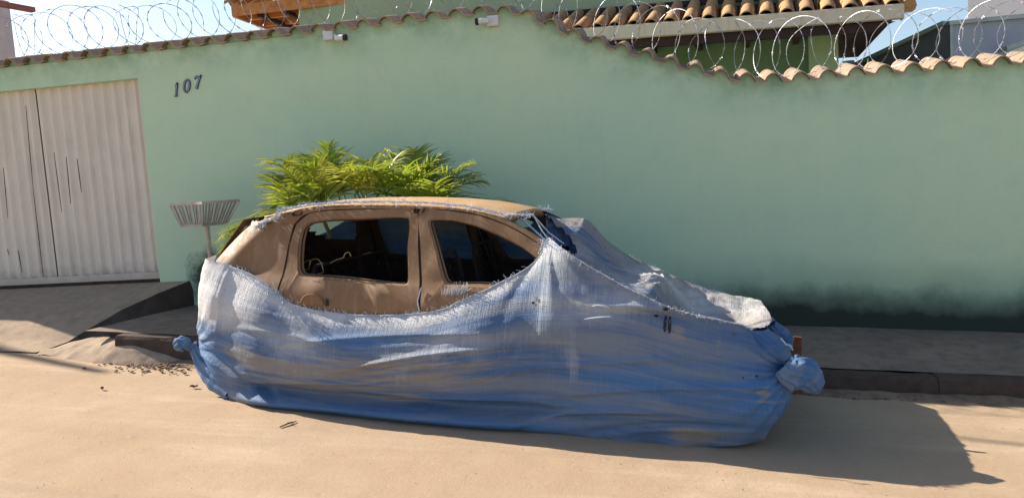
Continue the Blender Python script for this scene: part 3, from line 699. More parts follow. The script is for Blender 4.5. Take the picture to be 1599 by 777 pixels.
fd_out = [(2.40, .45), (2.40, .60), (2.376, .84), (2.318, 1.10), (2.273, 1.328), (2.48, 1.328), (2.70, 1.300), (2.90, 1.240), (3.09, 1.150), (3.26, 1.040), (3.44, .90), (3.47, .70), (3.47, .45), (2.9, .45)]
fd_in = [(2.57, .865), (2.535, .870), (2.505, .905), (2.41, 1.12), (2.352, 1.262), (2.50, 1.272), (2.68, 1.242), (2.86, 1.185), (3.03, 1.108), (3.17, 1.015), (3.30, .91), (3.30, .875), (3.2, .865), (2.9, .862)]
for far in (False, True):
    mt = m_rust if not far else m_inner  # far flank takes the dark inner colour so the cabin reads shaded
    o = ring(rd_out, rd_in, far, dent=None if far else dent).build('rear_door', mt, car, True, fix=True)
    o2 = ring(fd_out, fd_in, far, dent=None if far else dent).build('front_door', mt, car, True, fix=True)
    if not far:
        for pts, grow, dt, r, nm in ((rd_out, .004, .017, .0090, 'door_gap_strip'), (fd_out, .004, .017, .0090, 'door_gap_strip'), (rd_in, -.016, .021, .0045, 'window_seal'), (fd_in, -.016, .021, .0045, 'window_seal')):  # dark strips laid in the door gaps stand for the shade there
            cx_ = sum(p[0] for p in pts) / len(pts); cz_ = sum(p[1] for p in pts) / len(pts); path_ = []
            for i in range(len(pts) * 8 + 1):
                a_ = cmr_closed(pts, i / 8); vv_ = V((a_[0] - cx_, a_[1] - cz_)); k_ = 1 + grow / vv_.length
                zz_ = cz_ + vv_.y * k_; path_.append(V((cx_ + vv_.x * k_, bt(zz_) + dt, zz_)))
            b = MB(); b.tube(path_, r, 5, caps=False); b.build(nm, m_char, car, True)
    # roof rail over the doors and windscreen pillar
    RAIL = [(1.02, 1.225), (1.12, 1.262), (1.26, 1.30), (1.45, 1.338), (1.75, 1.352), (2.05, 1.355), (2.35, 1.350), (2.60, 1.332), (2.80, 1.295), (2.95, 1.245), (3.12, 1.165), (3.30, 1.06), (3.48, .93)]
    low = [(1.335, 1.222), (1.342, 1.232), (1.38, 1.275), (1.45, 1.302), (1.60, 1.324), (1.90, 1.334), (2.26, 1.334), (2.48, 1.334), (2.70, 1.306), (2.90, 1.246), (3.09, 1.156), (3.26, 1.046), (3.44, .905)]
    b = MB()
    def rail(u, v):
        top = cmr(RAIL, u * 12); lo_ = cmr(low, u * 12)
        k = v * 3
        if k <= 1: s, z, dt = lo_[0], lo_[1], .02 * (1 - k)
        elif k <= 2: s, z, dt = lerp(lo_[0], top[0], k - 1), lerp(lo_[1], top[1], k - 1), .0
        else: s, z, dt = top[0], top[1] + .006 * (k - 2), .035 * (k - 2)
        t = bt(z) + dt; return (s, WID - t if far else t, z)
    b.grid(rail, 48, 6); b.build('roof_rail', mt, car, 'all')
# rear quarter with rounded corner
def rear_s(z): return interp([(.2, .60), (.55, .585), (.80, .60), (.95, .635), (1.05, .715), (1.15, .80), (1.25, .885), (1.33, .95)], z)
def quarter(far):
    b = MB(); R = .25
    def P(u, v, k=0.0):
        cen = .42                                                   # share of the path on the flat flank
        zt = lerp(1.335, 1.225, ss(0, .45, u)) if u < .45 else lerp(1.225, 1.245, (u - .45) / .55)
        zt = interp([(0, 1.222), (.25, 1.222), (.45, 1.222), (1, 1.245)], u)
        z = lerp(.40, zt, v); sg = interp([(.4, 1.323), (.7, 1.312), (.9, 1.322), (1.08, 1.322), (1.222, 1.330)], z); sr = rear_s(z); t0 = bt(z) + k
        dn_ = .006 * nz(u * 4, z * 3) + gauss(u, z, .25, .93, .12, .14, .012) - gauss(u, z, .4, 1.08, .1, .12, .01)
        if u < cen: s = lerp(sg, sr + R, u / cen); t = t0 + dn_
        else:
            a = (u - cen) / (1 - cen) * pi / 2; s = sr + R - (R - k) * sin(a); t = t0 + R - k - (R - k) * cos(a) + dn_ + k
        return (s, WID - t if far else t, z)
    b.grid(lambda u, v: P(u, v), 40, 26); b.grid(lambda u, v: P(u, v, .014), 40, 26)
    if far:                                                         # burnt through side light high on the far rear quarter
        keep = []
        for f in b.f:
            s_ = sum(b.v[i][0] for i in f) / 4; z_ = sum(b.v[i][2] for i in f) / 4; t_ = sum(b.v[i][1] for i in f) / 4
            if not (((s_ - 1.02) / .23) ** 2 + ((z_ - 1.10) / .105) ** 2 < 1 and t_ > 1.2): keep.append(f)
        b.f = keep
    return b
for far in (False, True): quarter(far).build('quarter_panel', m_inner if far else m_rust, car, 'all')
# tailgate: frame round an open window
b = MB()
def tg(s_off, t, z): return (rear_s(z) + s_off, t, z)
def tgate(u, v): 
    t = lerp(.34, WID - .34, u); z = lerp(.35, .93, v); return tg(-.012 * sin(pi * u), t, z)
b.grid(tgate, 16, 8)
for t0, t1 in ((.33, .42), (WID - .42, WID - .33)): b.grid(lambda u, v: tg(0, lerp(t0, t1, u), lerp(.93, 1.245, v)), 3, 8)
b.grid(lambda u, v: tg(-.01 * sin(pi * u), lerp(.42, WID - .42, u), lerp(1.185, 1.25, v)), 16, 2)
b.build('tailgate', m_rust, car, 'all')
# roof skin
def roof_z(s, q):                                                   # q 0..1 across
    rz = interp([(.86, 1.252), (1.02, 1.268), (1.12, 1.288), (1.26, 1.318), (1.45, 1.345), (1.75, 1.364), (2.05, 1.368), (2.35, 1.363), (2.60, 1.345), (2.80, 1.310), (2.9, 1.285)], s)
    return rz + .030 * (1 - (2 * q - 1) ** 2) * ss(.85, 1.3, s) - .012 * (abs(2 * q - 1) ** 10)
def roof_p(u, v, dz=0):
    q = v; s0 = .885 + .16 * abs(2 * q - 1) ** 4; s1 = 2.86 - .03 * (1 - (2 * q - 1) ** 2) * -1
    s = lerp(s0, s1, u); z = roof_z(s, q); e = bt(z) + .018 + .10 * (1 - ss(.85, 1.35, s)) ** 2; t = lerp(e, WID - e, q)
    return (s, t, z + dz + .002 * nz(s * 4, t * 4))
b = MB(); b.grid(roof_p, 60, 36); b.grid(lambda u, v: roof_p(u, v, -.016), 60, 36)
b.grid(lambda u, v: (lambda p: (p[0] + (.004 if v > .5 else 0), p[1], p[2] - .016 * v))(roof_p(1, u)), 36, 1)
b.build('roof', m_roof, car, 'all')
b = MB()                                                            # header rail under the front of the roof, and cross bows
def hdr(u, v):
    q = u; p = roof_p(1, q); prof = ((0, -.012), (.012, -.03), (-.01, -.06), (-.075, -.05), (-.085, -.02)); k = prof[int(round(v * 4))]; return (p[0] + k[0], p[1], p[2] + k[1])
b.grid(hdr, 24, 4); b.build('windscreen_header', m_rust, car, 'all')
for s in (1.35, 2.28):
    b = MB(); b.grid(lambda u, v: (s + (.035, .03, -.03, -.035)[int(round(v * 3))], lerp(.28, WID - .28, u), roof_z(s, u) - (.018, .04, .04, .018)[int(round(v * 3))]), 16, 3); b.build('roof_bow', m_inner, car)
# inner pillars
for far in (False, True):
    def side_t(z, d): return (WID - bt(z) - d) if far else bt(z) + d
    for nm, top, bot, wd in (('centre_pillar', (2.27, 1.32), (2.40, .3), .085), ('rear_pillar', (1.30, 1.27), (1.22, .3), .12)):
        b = MB(); b.beam((top[0], side_t(top[1], .075), top[1]), (bot[0], side_t(bot[1], .09), bot[1]), .03, wd, up=V((1, 0, 0)).cross(V((0, 0, 1)))) ; b.build(nm, m_inner, car)
    b = MB(); b.grid(lambda u, v: (lerp(.8, 3.6, u), side_t(lerp(.15, .83, v), .10), lerp(.15, .83, v)), 10, 4); b.build('door_liner', m_char, car)
b = MB(); b.box((2.1, WID / 2, .2), (3.0, 1.45, .03)); b.build('floor_pan', m_char, car)
b = MB(); b.box((3.42, WID / 2, .55), (.10, 1.42, .50)); b.build('bulkhead', m_char, car)
b = MB(); b.tube([(3.26, .2, .86), (3.22, .5, .90), (3.22, 1.2, .90), (3.26, 1.48, .86)], .07, 10); b.box((3.30, .84, .80), (.16, 1.2, .16)); b.build('dashboard', m_char, car, True)
b = MB(); b.tube([V((3.02 + .06 * sin(a), 1.22 + .17 * cos(a), .88 + .16 * sin(a))) for a in [2 * pi * i / 24 for i in range(25)]], .012, 6); b.tube([(3.2, 1.22, .80), (3.02, 1.22, .88)], .02, 8); b.tube([(3.02, 1.06, .86), (3.02, 1.38, .86)], .010, 6)
b.build('steering_wheel', m_char, car, True)
# engine bay walls and wings under the cover, hub drums resting on the road
b = MB(); b.box((4.02, .12, .36), (.95, .07, .30)); b.box((4.02, WID - .12, .36), (.95, .07, .26)); b.box((4.42, WID / 2, .34), (.09, 1.3, .26)); b.build('engine_bay', m_char, car)
for s in (1.05, 3.72):
    for t in (.16, WID - .16):
        b = MB(); M = Matrix.Rotation(rad(90), 3, 'X'); zc_ = .20 if t < 1 else .36; b.tube([(s, t - .07, zc_), (s, t - .06, zc_), (s, t + .06, zc_), (s, t + .07, zc_)], .19, 20, rs=[.17, .2, .2, .17]); b.tube([(s, t - .09, zc_), (s, t + .09, zc_)], .07, 12); b.build('wheel_rim', m_char, car, True)
# seats: bare frames and springs
def seat(s0, t0, t1, zb, lean, ht, nm):
    e = empty(nm); e.parent = car
    b = MB(); top = (s0 - lean, zb + ht)
    b.tube([(s0, t0, zb), (lerp(s0, top[0], .9), t0 + .02, zb + ht * .9), (top[0], t0 + .07, zb + ht), (top[0], t1 - .07, zb + ht), (lerp(s0, top[0], .9), t1 - .02, zb + ht * .9), (s0, t1, zb)], .014, 8)
    b.tube([(s0, t0, zb), (s0 + .48, t0, zb + .03), (s0 + .48, t1, zb + .03), (s0, t1, zb), (s0, t0, zb)], .014, 8); b.build('seat_frame', m_char, e, True)
    n = max(3, int((t1 - t0) / .13))
    for i in range(n):
        b = MB(); tt = lerp(t0 + .07, t1 - .07, i / (n - 1)); pts = []
        for k in range(60):
            f = k / 59; pts.append((lerp(s0, top[0], f) + .02 * cos(f * 44), tt + .030 * sin(f * 44), lerp(zb + .04, zb + ht - .03, f)))
        b.tube(pts, .0035, 5); b.build('back_spring', m_char, e, True)
seat(2.52, .22, .70, .45, .12, .58, 'front_seat'); seat(2.52, .98, 1.46, .45, .12, .58, 'front_seat'); seat(1.62, .25, 1.43, .42, .16, .50, 'rear_seat')
# coils that catch the light in the rear window
lp_ = [((468, 424), (470, 416), (477, 408), (484, 407), (482, 419), (475, 421)), ((483, 412), (488, 405), (497, 405), (503, 415), (504, 425), (496, 427)), ((516, 411), (522, 407), (530, 404), (536, 402), (539, 396), (545, 394), (548, 400))]
CMI = CM.inverted()
def carpt(px, py, t):
    r = CF * FOC + CR * (px - 799.5) - CU * (py - 388.5); n = cY; k = (CO + cY * t - CAM).dot(n) / r.dot(n); return CMI @ (CAM + r * k)
for L in lp_:
    P = [carpt(x, y, .34) for x, y in L]; b = MB(); pts = [V(cmr([tuple(p) for p in P], i / 6)) for i in range((len(P) - 1) * 6 + 1)]; b.tube(pts, .0042, 6); b.build('seat_spring', m_spring, car, True)
# recess of the rear door handle
hc = V((1.60, bt(.70) , .70)); b = MB()
b.tube([hc + V((.085 * cos(a), -.004, .070 * sin(a))) for a in [pi * i / 20 for i in range(21)]], .005, 6); b.build('handle_rim', m_rust, car, True)
b = MB(); b.grid(lambda u, v: (hc.x + .083 * v * cos(pi * u), hc.y - .003 + .001 * v, hc.z + .068 * v * sin(pi * u)), 20, 3); b.build('handle_recess', m_rust, car, True)
b = MB(); b.box((1.715, bt(.70) - .004, .72), (.022, .006, .05)); b.build('handle_hole', m_char, car)
# rusty number plate bracket sticking out at the nose
m_deep = simple('deep_rust', (.20, .075, .035), (.10, .045, .03), 30, rough=.9)
b = MB(); q0 = CMI @ (V((0, 0, 0)))
pb = carpt(1245, 540, .55); b.box(pb, (.05, .02, .12)); 
for k in range(3): b.box(pb + V((.002, -.011, -.035 + .034 * k)), (.012, .004, .014))
b.beam(pb + V((-.25, .02, -.05)), pb + V((0, 0, -.05)), .03, .03); b.build('nose_bracket', m_deep, car)
b = MB(); pb = carpt(1238, 606, .45); b.beam(pb + V((-.25, 0, .02)), pb + V((.06, 0, .0)), .05, .05); b.beam(pb + V((-.2, .2, -.02)), pb + V((.03, .1, -.03)), .03, .06); b.build('bumper_stub', m_deep, car)
# ---------------------------------------------------------------- tarpaulin
def tarp_mat():
    M = Mat('weathered_tarp', .60, 0, .28); A = M.attr('mask'); U = M.co.outputs['UV']
    # mask: r = dust / bleaching, on the bonnet sunlit brightness too, g = brown dirt, b = deep blue
    st = M.noise(1, 6, .62, M.map((.7, 9, 1), 'UV'), .5); st2 = M.noise(1, 5, .6, M.map((1.5, 34, 1), 'UV'), .3); th = M.noise(1, 3, .6, M.map((170, 5, 1), 'UV')); th2 = M.noise(1, 3, .6, M.map((7, 190, 1), 'UV'))
    bl = M.noise(1, 6, .6, M.map((2.2, 3.0, 1), 'UV')); sp = M.noise(1, 5, .7, M.map((28, 20, 1), 'UV'))
    base = M.mix(M.ramp(st, [(.43, 0.), (.57, 1.)]), (.085, .165, .32), (.20, .24, .30))
    base = M.mix(A[2], base, (.045, .19, .46))
    base = M.mix(M.ramp(st2, [(.50, 0.), (.68, .5)]), base, (.25, .28, .33))
    br = M.math('ADD', M.math('MULTIPLY', A[1], .95), M.math('MULTIPLY', M.math('SUBTRACT', M.math('ADD', M.math('MULTIPLY', st, .5), M.math('MULTIPLY', st2, .5)), .5), 1.9))
    c = M.mix(M.ramp(br, [(.28, 0.), (.52, .88)]), base, M.mix(st2, (.25, .235, .23), (.37, .32, .265)))
    du = M.math('ADD', A[0], M.math('MULTIPLY', M.math('SUBTRACT', M.math('ADD', M.math('MULTIPLY', bl, .78), M.math('MULTIPLY', th, .22)), .5), 1.3))
    c = M.mix(M.ramp(du, [(.30, 0.), (.85, .95)]), c, M.mix(sp, (.55, .56, .58), (.78, .77, .75)))
    c = M.mix(M.ramp(th, [(.54, 0.), (.74, .15)]), c, (.42, .46, .52))
    c = M.mix(M.ramp(th2, [(.55, 0.), (.75, .25)]), c, (.06, .09, .14))
    c = M.mix(M.ramp(sp, [(.66, 0.), (.76, .4)]), c, (.16, .15, .15))
    M.col(c); M.bump(st, .22, .012); M.bump(th, .8, .005); M.bump(th2, .8, .005); M.bump(M.noise(1, 3, .6, M.map((60, 22, 1), 'UV')), .5, .006); M.bump(bl, .3, .02)
    # a little light comes through the woven plastic
    tr = M.n.new('ShaderNodeBsdfTranslucent'); M.L(c, tr.inputs[0]); mx = M.n.new('ShaderNodeMixShader'); mx.inputs[0].default_value = .13
    out = M.n['Material Output']; M.L(M.b.outputs[0], mx.inputs[1]); M.L(tr.outputs[0], mx.inputs[2]); M.L(mx.outputs[0], out.inputs[0]); return M.m
m_tarp = tarp_mat()
m_thread = simple('frayed_thread', (.62, .66, .72), (.42, .50, .62), 30, rough=.6)
RING = [  # s, t, z top, inset at top, z hem, inset at hem
 (1.2, 1.74, 1.22, .20, .02, .05), (.9, 1.72, 1.12, .14, .02, .05), (.70, 1.60, 1.02, .05, .02, .10), (.575, 1.32, .99, .03, .03, .10), (.555, .95, .98, .02, .04, .10), (.560, .55, .975, .02, .05, .10),
 (.585, .30, .97, .04, .05, .10), (.650, .12, .965, .045, .04, .10), (.80, .01, .945, None, .02, .07), (.98, -.02, .905, None, .0, .03), (1.18, -.035, .84, None, 0, 0), (1.45, -.045, .70, None, 0, 0), (1.78, -.055, .655, None, 0, 0),
 (2.16, -.06, .66, None, 0, 0), (2.52, -.055, .71, None, 0, 0), (2.69, -.05, .785, None, 0, 0), (2.86, -.04, .865, None, 0, 0), (2.99, -.03, .925, None, 0, 0), (3.08, -.02, .985, None, 0, 0), (3.155, -.02, 1.08, None, 0, 0), (3.19, -.02, 1.165, None, 0, 0),
 (3.30, -.02, 1.115, .17, 0, 0), (3.42, -.02, 1.05, .13, 0, 0), (3.73, -.02, .895, .09, 0, 0), (4.03, -.02, .785, .07, .0, .01), (4.28, -.015, .72, .14, .02, .03), (4.45, .0, .675, .22, .04, .06), (4.57, .06, .655, .24, .05, .10), (4.665, .22, .645, .22, .06, .15),
 (4.70, .55, .60, .17, .06, .2), (4.705, .95, .55, .18, .06, .2), (4.69, 1.3, .60, .18, .06, .2), (4.61, 1.52, .60, .15, .04, .15), (4.45, 1.66, .59, .10, .02, .05), (4.19, 1.70, .68, .14, 0, 0), (3.8, 1.72, .80, .17, 0, 0), (3.36, 1.73, 1.0, .22, 0, 0), (3.06, 1.73, 1.14, .25, 0, 0),
 (2.86, 1.73, 1.27, .29, 0, 0), (2.65, 1.73, 1.13, .18, 0, 0), (2.3, 1.73, 1.24, .22, .02, 0), (1.8, 1.74, 1.27, .24, .02, 0), (1.2, 1.74, 1.22, .20, .02, .05)]
RR = []
for (s, t, zt, it, zb, ib) in RING:
    if it is None: it = bt(zt) - .014 - t
    RR.append((s, t, zt, it, zb, ib))
NR = len(RR) - 1
LEN = [0.0]
for a, b_ in zip(RR, RR[1:]): LEN.append(LEN[-1] + sqrt((a[0] - b_[0]) ** 2 + (a[1] - b_[1]) ** 2))
TOT = LEN[-1]
def ring_at(l):
    i = 0
    while i < NR - 1 and LEN[i + 1] < l: i += 1
    t = i + (l - LEN[i]) / max(1e-6, LEN[i + 1] - LEN[i]); return cmr(RR, clamp(t, 0, NR))
def ring_nrm(l):
    a = ring_at(max(0, l - .03)); b_ = ring_at(min(TOT, l + .03)); d = V((b_[0] - a[0], b_[1] - a[1])).normalized(); return V((d.y, -d.x))
S0 = None
K1 = (4.66, .44); K2 = (.64, .34)
ZS = []
for _k in range(241):
    _l = TOT * _k / 240; ZS.append(sum(ring_at(clamp(_l + o_ * .12, 0, TOT))[2] for o_ in range(-5, 6)) / 11)
def zsm(l): f_ = clamp(l / TOT) * 240; i_ = min(239, int(f_)); return lerp(ZS[i_], ZS[i_ + 1], f_ - i_)
def wr(s, z, near, l, v, zt):
    """wrinkles: + is outward"""
    d = .0; v0 = v; v = z / zsm(l)
    d += .012 * fb(l * .6 + 3, v * 4.5, 1.3, 3) + .0035 * fb(l * 1.2, v * 17, 4.1, 3)
    d += .0016 * fb(l * 26, z * 9, 2.2, 2) * (.4 + .6 * ss(.72, .97, v0))
    if near:
        dx, dz = s - K1[0], z - K1[1]; r = sqrt(dx * dx + dz * dz) + 1e-4; a = atan2(dz, -dx)
        d += .013 * sin(a * 17 + 2.4 * nz(a * 3, r * 2)) * exp(-(r / .42) ** 2) * ss(.0, .10, r)
        dx, dz = s - K2[0], z - K2[1]; r = sqrt(dx * dx + dz * dz) + 1e-4; a = atan2(dz, dx)
        d += .006 * sin(a * 13 + 2 * nz(a * 4, r * 3)) * exp(-(r / .45) ** 2) * ss(.0, .12, r)
        dx, dz = s - 3.19, z - 1.20; r = sqrt(dx * dx + dz * dz) + 1e-4; a = atan2(-dz, dx); d += .007 * sin(a * 15 + 2.5 * nz(a * 3, r * 1.5, 6)) * exp(-((r - .28) / .28) ** 2)
        # folds dragged from the rear knot down to the hem
        for (off, amp, wdt) in ((0, .024, .030), (.085, -.022, .024), (.15, .016, .028), (.23, -.008, .03)):
            f = clamp((s - .66) / .75); zl = .36 - .335 * f ** .8 + off * (1 - .5 * f) * .8
            d += amp * exp(-((z - zl) / wdt) ** 2) * ss(.60, .75, s) * (1 - ss(1.25, 1.75, s))
        # ledge running left from the hole on the bonnet flank
        if 3.3 < s < 4.25:
            zl = .775 + .03 * (4.0 - s) - .10 * max(0, s - 3.98) - .10 * max(0, 3.75 - s) ** 1.2; w_ = ss(3.42, 3.85, s) * (1 - ss(4.02, 4.2, s))
            q = z - zl; d += w_ * (.030 * exp(-((q - .018) / .022) ** 2) - .030 * exp(-((q + .022) / .026) ** 2))
        # slack folds near the hem in front
        for (s0, z0, s1, z1, am) in ((3.10, .05, 3.9, .17, .028), (2.2, .12, 3.2, .17, .022), (3.6, .045, 4.4, .12, -.020), (3.3, .22, 4.5, .36, .014), (2.6, .26, 4.2, .52, .014), (1.9, .30, 3.1, .52, .024), (1.9, .24, 3.2, .42, -.014), (1.4, .42, 2.9, .58, .012), (1.3, .16, 2.6, .22, .018), (1.1, .52, 2.0, .40, .012)):
            if s0 - .3 < s < s1 + .3:
                f = (s - s0) / (s1 - s0); zl = z0 + (z1 - z0) * f + .03 * sin(f * 3); d += am * (exp(-((z - zl - .012) / .016) ** 2) - .7 * exp(-((z - zl + .016) / .020) ** 2)) * ss(-.25, .3, f) * (1 - ss(.7, 1.25, f))
    return d
def bulge(v): return sin(pi * clamp(v * 1.02)) ** .85
def skirt(l, v):
    s, t, zt, it, zb, ib = ring_at(l); n = ring_nrm(l); near = (t < .3); nearside = t < .05 and s > .85
    vv = v; z = lerp(zb, zt, vv)
    prof = it * vv ** 3.6 if nearside and s < 3.2 else it * vv ** 4.0
    if t < .6 and s < .9: prof = lerp(prof, it * vv ** 6, .5)
    ins = prof + ib * (1 - clamp(z / .42)) ** 1.6
    wroll = ss(.95, 1.25, s) * (1 - ss(3.0, 3.6, s)) if t < .1 else 0.0
    hem = wroll * (.060 * exp(-((z - .045) / .034) ** 2) - .075 * exp(-((z - .125) / .04) ** 2))
    bw = .03 + (.050 * ss(.9, 1.3, s) * (1 - ss(2.75, 3.15, s)) if t < .1 else 0); off = bw * bulge(vv) - ins + hem; fade = 1 - ss(.93, 1.0, vv) * (.75 if nearside else .4)
    off += wr(s, z, near, l, v, zt) * fade
    if z < .10 and not wroll: off += .012 * sin(l * 21) * (1 - z / .10)
    zz = z + (.006 * nz(l * 9, 5) if vv > .97 else 0) - (.012 * ss(.9, 1, 1 - vv))
    return V((s + n.x * off, t + n.y * off, max(zz, .004 if z > .02 else -.004 + .0 * z)))
NU, NV = 820, 84
b = MB(); b.uv = []; b.col = []
def masks(s, t, z, v, l, zt):
    if t < .35:
        dust = .95 * ss(1.55, .80, s) * ss(.38, .68, z) + .62 * ss(.84, .97, v) * (1 - ss(2.9, 3.4, s)) + .10
        dust += .5 * gauss(s, z, 1.55, .50, .28, .12, 1) + .32 * ss(3.0, 3.25, s) * ss(.62, .95, z) + .28 * gauss(s, z, 3.55, .78, .5, .12, 1)
        dust += .26 * gauss(s, z, 2.0, .36, .85, .13, 1) + .25 * gauss(s, z, 2.7, .55, .5, .12, 1); dust += .30 * gauss(s, z, 3.42, .42, .05, .2, 1) - .3 * gauss(s, z, 4.3, .3, .35, .18, 1)
        br = .62 * gauss(s, z, 1.6, .28, .6, .10, 1) + .66 * gauss(s, z - .05 * (s - 2.4), 2.4, .36, .65, .10, 1) + .30 * gauss(s, z, 2.5, .16, .9, .06, 1) + .34 * gauss(s, z, 1.15, .42, .25, .1, 1)
        br += .75 * gauss(s, z, 4.12, .06, .16, .07, 1) + .55 * gauss(s, z, 4.02, .66, .06, .06, 1) + .62 * gauss(s, z, 4.50, .33, .06, .06, 1) + .4 * gauss(s, z, 4.25, .6, .03, .1, 1) + .22 * gauss(s, z, 3.0, .60, .4, .08, 1)
        blu = .75 * gauss(s, z, 1.9, .50, .55, .055, 1) + .8 * gauss(s, z, 3.75, .38, .35, .12, 1) + .7 * gauss(s, z, 4.5, .32, .3, .2, 1) + .8 * gauss(s, z, .78, .30, .2, .2, 1) + .45 * gauss(s, z, 3.3, .16, .5, .06, 1) + .5 * gauss(s, z, .8, .6, .1, .1, 1)+ .6 * gauss(s, z, 2.5, .03, 1.2, .04, 1)
        return (clamp(dust), clamp(br), clamp(blu), 1)
    return (.25, .15, .35, 1)
for j in range(NV + 1):
    v = (j / NV) ** 1.0
    for i in range(NU + 1):
        l = TOT * i / NU; p = skirt(l, v); r = ring_at(l); b.v.append(tuple(p)); b.uv.append((l, r[4] * 0 + (lerp(r[4], r[2], v)) / zsm(l) * .8)); b.col.append(masks(p.x, p.y, p.z, v, l, r[2]))
W = NU + 1; b.f = [(j * W + i, j * W + i + 1, (j + 1) * W + i + 1, (j + 1) * W + i) for j in range(NV) for i in range(NU)]
tarp = empty('tarpaulin', label='faded torn blue tarpaulin wrapped round the rusty car, knotted at nose and tail', cat='tarpaulin', M=CM)
b.build('side_cover', m_tarp, tarp, 'all', fix=False)
# find ring lengths of landmarks
def ring_l(idx, f=0): return lerp(LEN[idx], LEN[idx + 1], f)
L_R0 = ring_l(20)                                                    # near corner of the windscreen, s 3.19
L_R1 = ring_l(27, .6); L_F1 = ring_l(32, .3); L_F0 = ring_l(38)
NROW = [3.19, 3.42, 3.66, 3.82, 3.96, 4.12, 4.32, 4.54]
HT = [  # heights at q = 0 .25 .5 .75 1 relative to nothing, car frame
 (1.165, 1.02, 1.04, 1.15, 1.27), (1.05, .955, .94, .955, 1.03), (.905, .86, .85, .855, .90), (.84, .82, .855, .83, .83), (.785, .655, .67, .70, .765), (.74, .56, .53, .62, .71), (.69, .55, .53, .61, .68), (.66, .63, .61, .625, .64)]
SB = [(3.19, 3.27, 3.26, 3.14, 2.88)]
def top_sheet(p, q):
    """p front to back 0..1 from windscreen to nose, q across"""
    ln = lerp(L_R0, L_R1, p); lf = lerp(L_F0, L_F1, p)
    A = skirt(ln, 1.0); B = skirt(lf, 1.0)
    sb = interp([(0, 3.19), (.25, 3.27), (.5, 3.25), (.75, 3.12), (1, 2.88)], q)
    s_lin = lerp(A.x, B.x, q); s_arc = lerp(sb, 4.56, p); s = lerp(s_lin, s_arc, 4 * q * (1 - q) if 4 * q * (1 - q) < 1 else 1); t = lerp(A.y, B.y, q)
    i = 0
    while i < 6 and NROW[i + 1] < s: i += 1
    f = clamp((s - NROW[i]) / (NROW[i + 1] - NROW[i])); f = f
    def hq(row):
        k = min(3, int(q * 4)); g = q * 4 - k; r = HT[row]; a = r[max(k - 1, 0)]; b1 = r[k]; c = r[min(k + 1, 4)]; d = r[min(k + 2, 4)]
        return .5 * (2 * b1 + (c - a) * g + (2 * a - 5 * b1 + 4 * c - d) * g * g + (3 * b1 - a - 3 * c + d) * g ** 3)
    a, b1, c, d = hq(max(i - 1, 0)), hq(i), hq(i + 1), hq(min(i + 2, 7))
    zi = .5 * (2 * b1 + (c - a) * f + (2 * a - 5 * b1 + 4 * c - d) * f * f + (3 * b1 - a - 3 * c + d) * f ** 3)
    e = ss(0, .10, min(q, 1 - q)); zl = lerp(A.z, B.z, q); z = lerp(zl, zi, e)
    z += e * (.012 * fb(s * 3, t * 2.5, 9, 3) + .010 * fb(s * 9 + t * 4, t * 7, 5, 3) + .003 * fb(s * 25, t * 25, 5, 2))
    # taut folds fanning out of the peak in the middle
    dx, dy = s - 3.86, t - .95; r = sqrt(dx * dx + dy * dy) + .01; an = atan2(dy, dx); z += e * .009 * sin(an * 22) * exp(-((r - .3) / .25) ** 2)
    # edge lifted and rumpled along the windscreen
    if p < .12: z += (1 - p / .12) * (.012 * sin(q * 60) * e)
    return V((s, t, z))
b = MB(); b.uv = []; b.col = []; NP, NQ = 200, 150
for j in range(NQ + 1):
    for i in range(NP + 1):
        p = top_sheet(i / NP, j / NQ); b.v.append(tuple(p)); b.uv.append((p.x, p.y)); s, t = p.x, p.y
        du = .30 + .25 * ss(.5, 1.0, t) * ss(3.9, 4.1, s) + .3 * gauss(s, t, 3.75, 1.0, .3, .5, 1) - .6 * gauss(s, t, 4.1, .5, .25, .35, 1)  # sunlit far side put in as paler colour, shaded hollow as blue
        br = .46 + .35 * gauss(s, t, 4.35, 1.1, .3, .4, 1) + .3 * gauss(s, t, 3.8, 1.3, .3, .3, 1)
        b.col.append((clamp(du), clamp(br), clamp(.7 * gauss(s, t, 4.1, .5, .25, .35, 1)), 1))
W = NP + 1; b.f = [(j * W + i, j * W + i + 1, (j + 1) * W + i + 1, (j + 1) * W + i) for j in range(NQ) for i in range(NP)]
b.build('bonnet_cover', m_tarp, tarp, 'all', fix=False)
# curtain of cloth hanging off the far windscreen pillar
def curtain(u, v):
    a = V((2.865, 1.42, 1.275)); c = V((3.26, 1.36, 1.095)); top = a.lerp(c, u); lowr = V((lerp(2.93, 3.30, u), lerp(1.22, 1.05, u), lerp(1.07, .99, u)))
    p = top.lerp(lowr, v); f = sin(u * 24 + 1.5 * sin(v * 2)) * .014 * (.3 + v); return p + V((f * .4, -abs(f) * 1.2, .004 * sin(u * 40)))
b = MB(); b.uv = []; b.col = []
for j in range(21):
    for i in range(61): p = curtain(i / 60, j / 20); b.v.append(tuple(p)); b.uv.append((p.x * 2, p.z * 2)); b.col.append((.30, .05, .3, 1))
b.f = [(j * 61 + i, j * 61 + i + 1, (j + 1) * 61 + i + 1, (j + 1) * 61 + i) for j in range(20) for i in range(60)]
b.build('hanging_flap', m_tarp, tarp, 'all', fix=False)
# flap over the far rear corner, seen through the open windows
b = MB(); b.uv = []; b.col = []
for j in range(11):
    for i in range(21):
        u, v = i / 20, j / 10; z = lerp(.96, 1.235, v); p = V((rear_s(z) - .03 + .01 * sin(u * 14), lerp(.75, 1.35, u), z)); b.v.append(tuple(p)); b.uv.append((p.y, p.z)); b.col.append((.9, 0, 0, 1))
b.f = [(j * 21 + i, j * 21 + i + 1, (j + 1) * 21 + i + 1, (j + 1) * 21 + i) for j in range(10) for i in range(20)]
b.build('rear_flap', m_tarp, tarp, 'all', fix=False)
